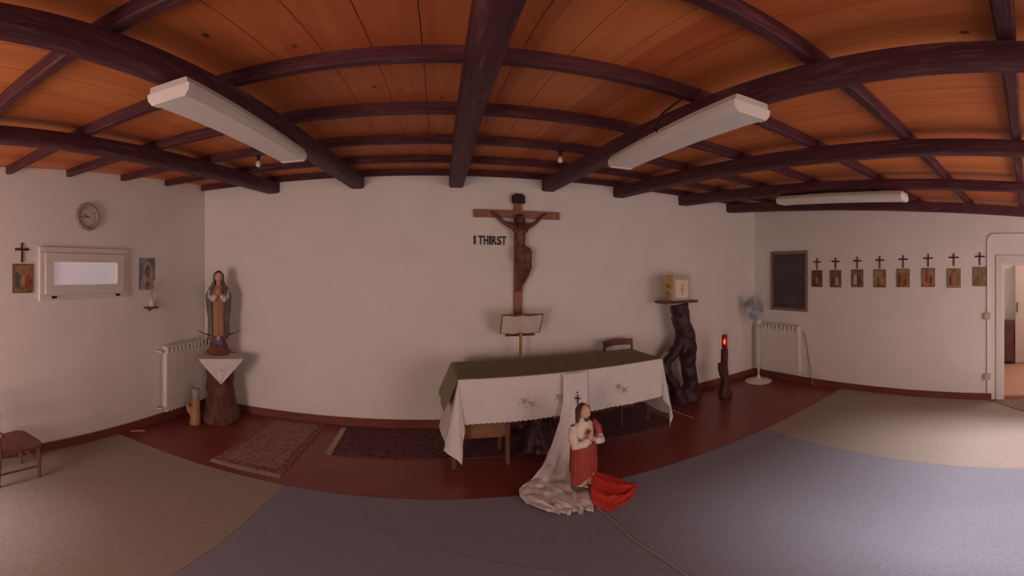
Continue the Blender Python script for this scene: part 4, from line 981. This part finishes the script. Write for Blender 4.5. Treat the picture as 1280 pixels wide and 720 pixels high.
t = thing('veiled_woman_statue', 'tall painted statue of a veiled woman in gold and grey-blue on the corner stump', 'statue', (SX - 0.03, SY + 0.0, 0.783), -th_)
MANT = M('grey_blue_mantle', (0.155, 0.155, 0.155), 0.55, 0.2, 14)
GOWN = M('gold_gown', (0.36, 0.205, 0.11), 0.5, 0.2, 16)
BASEM = M('dark_red_rock', (0.17, 0.06, 0.05), 0.6, 0.4, 18)
ZM = lambda z: 0.205 + (z - 0.10) * 0.873                              # the figure stands on a tall rock and a crescent
m = MB(); m.lathe([(0.115, 0), (0.122, 0.02), (0.105, 0.06), (0.085, 0.11), (0.075, 0.15), (0.06, 0.175)], (0, 0, 0), 28, sy=0.75)
for k in range(12): a = k * 0.53 - PI; m.ball(((0.10 - .01 * (k % 3)) * math.cos(a), 0.07 * math.sin(a), 0.03 + 0.035 * (k % 3)), 0.034, None, 0.034, 10)
m.build('base', BASEM, t, 60, REMESH(0.008, 2))
m = MB(); m.lathe([(0.050, 0.120), (0.062, 0.150), (0.055, 0.185), (0.035, 0.205)], (0, -0.050, 0), 16); m.build('bearer_robe', M('violet_paint', (0.16, 0.13, 0.24), 0.5, 0.2), t)
m = MB(); head_bm(m, (0, -0.092, 0.195), 0.026, Matrix.Identity(4), 0, 1); m.build('bearer_head', [SKIN, HAIR], t)
for s in (-1, 1):
    m = MB()
    for k in range(4): m.tube([(s * 0.04, -0.045, 0.185 - .012 * k), (s * (0.09 - 0.01 * k), -0.050, 0.190 - 0.016 * k), (s * (0.125 - 0.017 * k), -0.045, 0.175 - 0.024 * k)], [0.011, 0.010, 0.003], 6)
    m.build('bearer_wing', M('wing_paint', (0.22, 0.12, 0.10), 0.5, 0.3), t)
m = MB(); pts = [((0.205 + 0.03 * abs(u)) * u, -0.045, 0.205 + 0.070 * u * u) for u in [i / 12 - 1 for i in range(25)]]
m.tube(pts, [0.0025 + 0.013 * (1 - abs(i / 12 - 1)) for i in range(25)], 8); m.build('crescent', M('dark_crescent', (0.10, 0.055, 0.045), 0.5), t)
RM = [(0.10, 0, 0.0, 0.105, 0.075), (0.25, 0, 0.0, 0.10, 0.072), (0.45, 0, 0.0, 0.108, 0.070), (0.60, 0, 0, 0.112, 0.068), (0.68, 0, 0.0, 0.102, 0.060), (0.735, 0, 0.0, 0.070, 0.045), (0.765, 0, 0, 0.036, 0.034), (0.80, 0, 0, 0.030, 0.030)]
RM = [(ZM(r[0]),) + r[1:] for r in RM]
shell(RM, -PI, PI, ZM(0.10), ZM(0.775), -0.012, 11, 0.06).build('gown', GOWN, t, 60)
RV = [(0.08, 0, 0.005, 0.118, 0.085), (0.30, 0, 0.005, 0.116, 0.082), (0.50, 0, 0.0, 0.134, 0.092), (0.61, 0, 0.0, 0.140, 0.098), (0.70, 0, 0.005, 0.112, 0.070), (0.75, 0, 0.008, 0.076, 0.058), (0.80, 0, 0.010, 0.060, 0.060), (0.86, 0, 0.010, 0.060, 0.064), (0.90, 0, 0.008, 0.046, 0.052), (0.925, 0, 0.006, 0.020, 0.022), (0.93, 0, 0.005, 0.002, 0.002)]
RV = [(ZM(r[0]),) + r[1:] for r in RV]
gap = math.radians(38)
shell(RV, -PI / 2 + gap, 1.5 * PI - gap, lambda th: ZM(0.09 + 0.02 * math.cos(3 * th)), ZM(0.93), 0.0, 10, 0.035).build('mantle', MANT, t, 70, [('SOLIDIFY', dict(thickness=0.006))])
m = MB(); head_bm(m, (0, -0.022, ZM(0.842)), 0.051, rot(0.1, 0.05, 0.18), 0, 1); m.tube([(0, 0, ZM(0.76)), (0, -0.008, ZM(0.81))], [0.028, 0.026], 10); m.build('head', [SKIN, HAIR], t, 60)
m = MB(); m.ball((0, -0.002, ZM(0.862)), 0.046, 0.052, 0.056, 18); m.build('hair', HAIR, t)
SH = M('pale_sleeve', (0.64, 0.52, 0.46), 0.55, 0.12)
for s in (-1, 1): MB().tube([(s * 0.090, -0.01, ZM(0.68)), (s * 0.090, -0.045, ZM(0.60)), (s * 0.058, -0.086, ZM(0.575)), (s * 0.022, -0.100, ZM(0.625))], [0.026, 0.032, 0.036, 0.022], 12).build('sleeve', SH, t)
m = MB()
for s in (-1, 1): hand_bm(m, (s * 0.012, -0.100, ZM(0.632)), (s * -0.05, -0.12, 1), (s, 0, 0), s, 0.068, 0, 0.1)
m.build('joined_hands', SKIN, t)
m = MB()
for k in range(9): a = k * 0.7; MB().ball((0.05 * math.sin(a * 1.3), -0.066 - 0.004 * (k % 2), ZM(0.20 + 0.038 * k)), 0.007, 0.003, 0.007, 8).build('gilt_flower', GOLD, t)

# small pale branch stand with blue glass
t = thing('pale_branch_stand', 'small pale forked branch stand on the floor left of the big stump', 'stand', (-2.372, 3.17, 0), 0)
m = trunk([([(0, 0, 0), (0.0, 0, 0.12), (0.005, 0, 0.325)], [0.060, 0.052, 0.045]), ([(0, 0, 0.09), (-0.06, -0.02, 0.16), (-0.085, -0.03, 0.23)], [0.035, 0.028, 0.018])], gn=0.006, seed=3.0)
m.build('trunk', PALEWOOD, t, 60, REMESH(0.008, 2))
t = thing('blue_candle_glass', 'pale blue candle glass on the small pale branch stand', 'candle', (-2.367, 3.17, 0.3245), 0)
MB().lathe([(0.032, 0), (0.036, 0.008), (0.040, 0.105), (0.037, 0.106), (0.033, 0.012), (0.02, 0.010)], (0, 0, 0), 24).build('glass', M('pale_blue_glass', (0.30, 0.36, 0.46), 0.25, 0.08, 12, 0, 0.5), t)
MB().lathe([(0.030, 0.013), (0.034, 0.08), (0.005, 0.082)], (0, 0, 0), 20).build('wax', M('white_wax', (0.66, 0.62, 0.58), 0.5), t)

tag(MB().box(-0.012, 0.012, -0.075, 0.075, 0.0, 0.02, 0.004).build('pink_strip', M('pink_paint', (0.48, 0.17, 0.15), 0.7)), 'small pinkish strip lying on the floor against the left skirting', 'strip').location = (-2.67, 2.62, 0.0005)
bpy.data.objects['pink_strip'].rotation_euler = (0, 0, -0.75)

# ---------------------------------------------------------------- front statue with draped cloths
def sheet(rows, nu=40, seed=0.0, fold=0.02, nfold=7, floorz=0.011):
    """cloth lofted through rows = (x, y, z, half-width, turn)"""
    R = rows
    def fn(u, v):
        q = v * (len(R) - 1); i = min(int(q), len(R) - 2); f = q - i; f = f * f * (3 - 2 * f) if True else f
        a = [R[i][k] + (R[i + 1][k] - R[i][k]) * f for k in range(5)]
        s = (u - 0.5) * 2
        amp = fold * (0.25 + v)
        rag = 1 + 0.06 * noise.noise(Vector((u * 3, v * 6, seed)))
        w_ = math.sin(s * nfold + 1.3 * math.sin(v * 6 + seed)) * 0.6 + math.sin(s * nfold * 2.1 + seed + v * 3) * 0.4
        x = a[0] + s * a[3] * rag * math.cos(a[4]); y = a[1] + s * a[3] * rag * math.sin(a[4])
        if a[2] > 0.2: y -= amp * (0.5 + 0.5 * w_); z = a[2]
        else: z = max(floorz, a[2] + amp * 1.3 * (w_ * 0.5 + 0.35) + 0.022 * noise.noise(Vector((u * 7, v * 16, seed))) + 0.012 * noise.noise(Vector((u * 15, v * 30, seed)))); y += 0.02 * math.sin(s * 9 + seed)
        return (x, y, z)
    return MB().grid(fn, nu, 60)
rows = [(1.112, 2.893, 0.842, 0.108, 0.055), (1.112, 2.880, 0.80, 0.108, 0.055), (1.108, 2.868, 0.60, 0.108, 0.05), (1.08, 2.842, 0.45, 0.115, 0.05), (1.005, 2.77, 0.26, 0.14, 0.1), (0.93, 2.69, 0.11, 0.17, 0.1),
        (0.86, 2.60, 0.045, 0.21, 0.05), (0.80, 2.50, 0.035, 0.245, 0.0), (0.775, 2.37, 0.030, 0.245, -0.1), (0.765, 2.24, 0.028, 0.195, -0.2), (0.79, 2.145, 0.02, 0.14, -0.22), (0.81, 2.10, 0.012, 0.10, -0.2)]
wd = sheet(rows, 56, 2.0, 0.013, 8).build('white_drape', CLOTHWHITE, None, 60, [('SOLIDIFY', dict(thickness=0.002))])
tag(wd, 'white drape falling from the altar front and spreading on the carpet under the red-robed statue', 'cloth')
m = MB(); m.box(-0.005, 0.005, -0.002, 0.002, -0.05, 0.035, 0, T(1.12, 2.846, 0.625)); m.box(-0.028, 0.028, -0.002, 0.002, -0.004, 0.006, 0, T(1.12, 2.846, 0.625) @ rot(0, 0.2, 0)); m.ball((1.115, 2.846, 0.68), 0.006, 0.002, 0.010, 8)
m.build('cross_emblem', BLACK, wd)
PX, PY = 0.985, 2.405
m = MB()
TOPL = [(1.060, 2.455, 0.17), (1.120, 2.500, 0.085), (1.21, 2.465, 0.045), (1.29, 2.375, 0.018), (1.340, 2.270, 0.012)]
BOTL = [(1.050, 2.385, 0.12), (0.950, 2.160, 0.045), (1.00, 2.055, 0.012), (1.14, 2.080, 0.012), (1.338, 2.255, 0.012)]
def poly_at(P, u):
    q = u * (len(P) - 1); i = min(int(q), len(P) - 2); f = q - i
    a = [Vector(P[max(0, min(len(P) - 1, i + k))]) for k in (-1, 0, 1, 2)]
    return 0.5 * (2 * a[1] + (a[2] - a[0]) * f + (2 * a[0] - 5 * a[1] + 4 * a[2] - a[3]) * f * f + (3 * a[1] - a[0] - 3 * a[2] + a[3]) * f ** 3)
def fr(u, v):                                                        # red cloth spread from the statue's side to a point on the right
    p = poly_at(TOPL, u).lerp(poly_at(BOTL, u), v)
    k = math.sin(PI * min(1, max(0, u))) ** 0.6
    w_ = math.sin(v * 17 + 2.2 * u + 1.2 * math.sin(u * 5)) * 0.6 + math.sin(v * 31 - 4 * u) * 0.4
    e_ = math.sin(PI * v) ** 0.5 if 0 < v < 1 else 0
    z = max(0.012, p.z + k * e_ * (0.010 + 0.036 * (0.5 + 0.5 * w_)) + 0.05 * e_ * max(0, 1 - u * 2.2))
    z += e_ * k * (0.016 * noise.noise(Vector((u * 6, v * 14, 3))) + 0.010 * noise.noise(Vector((u * 13, v * 24, 5))))
    z = max(z, 0.011)
    return (p.x + 0.008 * noise.noise(Vector((u * 8, v * 8, 1))), p.y + 0.012 * math.sin(u * 21) * (1 if v > 0.95 else 0), z)
m.grid(fr, 90, 26)
rc = m.build('red_cloth', REDCLOTH, None, 60, [('SOLIDIFY', dict(thickness=0.003))])
tag(rc, 'bright red cloth spread in folds on the carpet beside the statue', 'cloth')

t = thing('robed_man_statue', 'painted statue of a bearded man in a white tunic and red mantle before the altar', 'statue', (PX, PY, 0.012), 0.30)
WT = M('white_tunic', (0.74, 0.66, 0.56), 0.5, 0.06, 12); RMn = M('red_mantle', (0.36, 0.062, 0.050), 0.5, 0.14, 12)
m = MB(); m.lathe([(0.088, 0), (0.092, 0.02), (0.085, 0.05), (0.07, 0.062)], (0, 0, 0), 28, sy=0.85); m.build('base', M('green_base', (0.10, 0.15, 0.055), 0.6, 0.25, 18), t)
RT = [(0.055, 0, 0, 0.080, 0.062), (0.20, 0.004, 0, 0.086, 0.062), (0.36, 0.004, 0, 0.080, 0.058), (0.46, 0.004, 0, 0.083, 0.056), (0.53, 0, 0, 0.094, 0.052), (0.575, 0, 0, 0.080, 0.042), (0.60, 0, 0, 0.045, 0.035), (0.625, 0, -.002, 0.026, 0.027), (0.64, 0, -.004, 0.024, 0.025)]
shell(RT, -PI, PI, 0.055, 0.635, 0.0, 10, 0.05).build('tunic', WT, t, 60)
m = MB()
for s in (-1, 1): m.ball((s * 0.03, -0.066, 0.066), 0.017, 0.034, 0.012, 12)
m.build('feet', SKIN, t)
shell(RT, -PI, PI, lambda th: 0.115 + 0.060 * math.cos(th + 0.35) + 0.008 * math.sin(3 * th), lambda th: 0.415 + 0.025 * math.cos(th), 0.012, 8, 0.05, 1.0).build('lower_mantle', RMn, t, 60, [('SOLIDIFY', dict(thickness=0.005))])
shell(RT, -PI * 0.30, PI * 0.82, 0.16, lambda th: 0.585 - 0.02 * abs(math.sin(th)), 0.017, 7, 0.05, 0.4).build('shoulder_mantle', RMn, t, 60, [('SOLIDIFY', dict(thickness=0.005))])
MB().tube([(0.085, 0.0, 0.575), (0.108, -0.015, 0.52), (0.112, -0.035, 0.46)], [0.030, 0.038, 0.034], 12).build('mantle_sleeve', RMn, t)
MB().tube([(-0.075, 0.0, 0.57), (-0.108, -0.02, 0.50), (-0.105, -0.05, 0.44), (-0.055, -0.086, 0.455), (-0.028, -0.09, 0.485)], [0.030, 0.036, 0.040, 0.032, 0.020], 12).build('sleeve', WT, t)
MB().tube([(0.110, -0.03, 0.47), (0.095, -0.07, 0.435), (0.055, -0.092, 0.455), (0.032, -0.095, 0.475)], [0.034, 0.036, 0.030, 0.019], 12).build('sleeve', WT, t)
m = MB(); hand_bm(m, (-0.026, -0.093, 0.488), (0.42, -0.10, 0.9), (0, -1, 0), -1, 0.072); m.build('hand', SKIN, t)
m = MB(); hand_bm(m, (0.030, -0.098, 0.478), (-0.75, -0.1, 0.35), (0, -1, 0), 1, 0.072); m.build('hand', SKIN, t)
m = MB(); m.ball((0.002, -0.062, 0.530), 0.014, 0.010, 0.017, 12, None, 0)
for k in range(14): a = k * 2 * PI / 14; m.tube([(0.002 + 0.012 * math.cos(a), -0.060, 0.530 + 0.014 * math.sin(a)), (0.002 + (0.034 + .006 * (k % 2)) * math.cos(a), -0.060, 0.530 + (0.036 + .006 * (k % 2)) * math.sin(a))], [0.004, 0.001], 5, mi=1)
m.build('heart', [REDCLOTH, GOLD], t)
m = MB(); head_bm(m, (0, -0.014, 0.678), 0.050, rot(0.12, 0, 0.16), 0, 1); m.tube([(0, -0.002, 0.615), (0, -0.006, 0.655)], [0.024, 0.022], 10); m.build('head', [SKIN, HAIR], t, 60)
m = MB(); m.ball((0, 0.006, 0.690), 0.046, 0.048, 0.052, 18)
for s in (-1, 1): m.tube([(s * 0.030, -0.016, 0.716), (s * 0.043, -0.008, 0.68), (s * 0.046, 0.002, 0.635), (s * 0.050, 0.002, 0.590)], [0.014, 0.017, 0.018, 0.010], 10)
m.tube([(0, 0.03, 0.69), (0, 0.035, 0.64), (0, 0.034, 0.59)], [0.036, 0.034, 0.022], 12)
m.build('hair', HAIR, t, 60, REMESH(0.005, 2))
m = MB(); m.ball((0, -0.033, -0.050), 0.021, 0.015, 0.020, 14, T(0, -0.014, 0.678) @ rot(0.12, 0, 0.16)); m.build('beard', HAIR, t)

# cords on the floor
t = thing('floor_cord', 'pale electric cord running over the blue carpet from the front statue', 'cord', (0.965, 2.095, 0.0085), 0)
pts = [(0.0, 0.0, 0.004)]
for i in range(1, 24): pts.append((0.003 * i + 0.006 * math.sin(i * 0.9), -0.072 * i, 0.004))
MB().tube(pts, 0.0038, 6).build('cable', M('pale_cord', (0.46, 0.38, 0.33), 0.6, 0.05), t)
m = MB(); m.box(-0.018, 0.018, -0.006, 0.035, 0.0, 0.022, 0.006); m.build('plug', M('brown_plug', (0.30, 0.12, 0.06), 0.5), t)
tag(MB().tube([(2.50, 3.96, 0.005), (2.535, 3.85, 0.005), (2.56, 3.62, 0.005), (2.575, 3.42, 0.005), (2.60, 3.20, 0.005)], 0.006, 6).build('floor_cord', M('pale_cord', (0.46, 0.38, 0.33), 0.6, 0.05)), 'pale cord on the red floor between the altar and the root pedestal', 'cord')
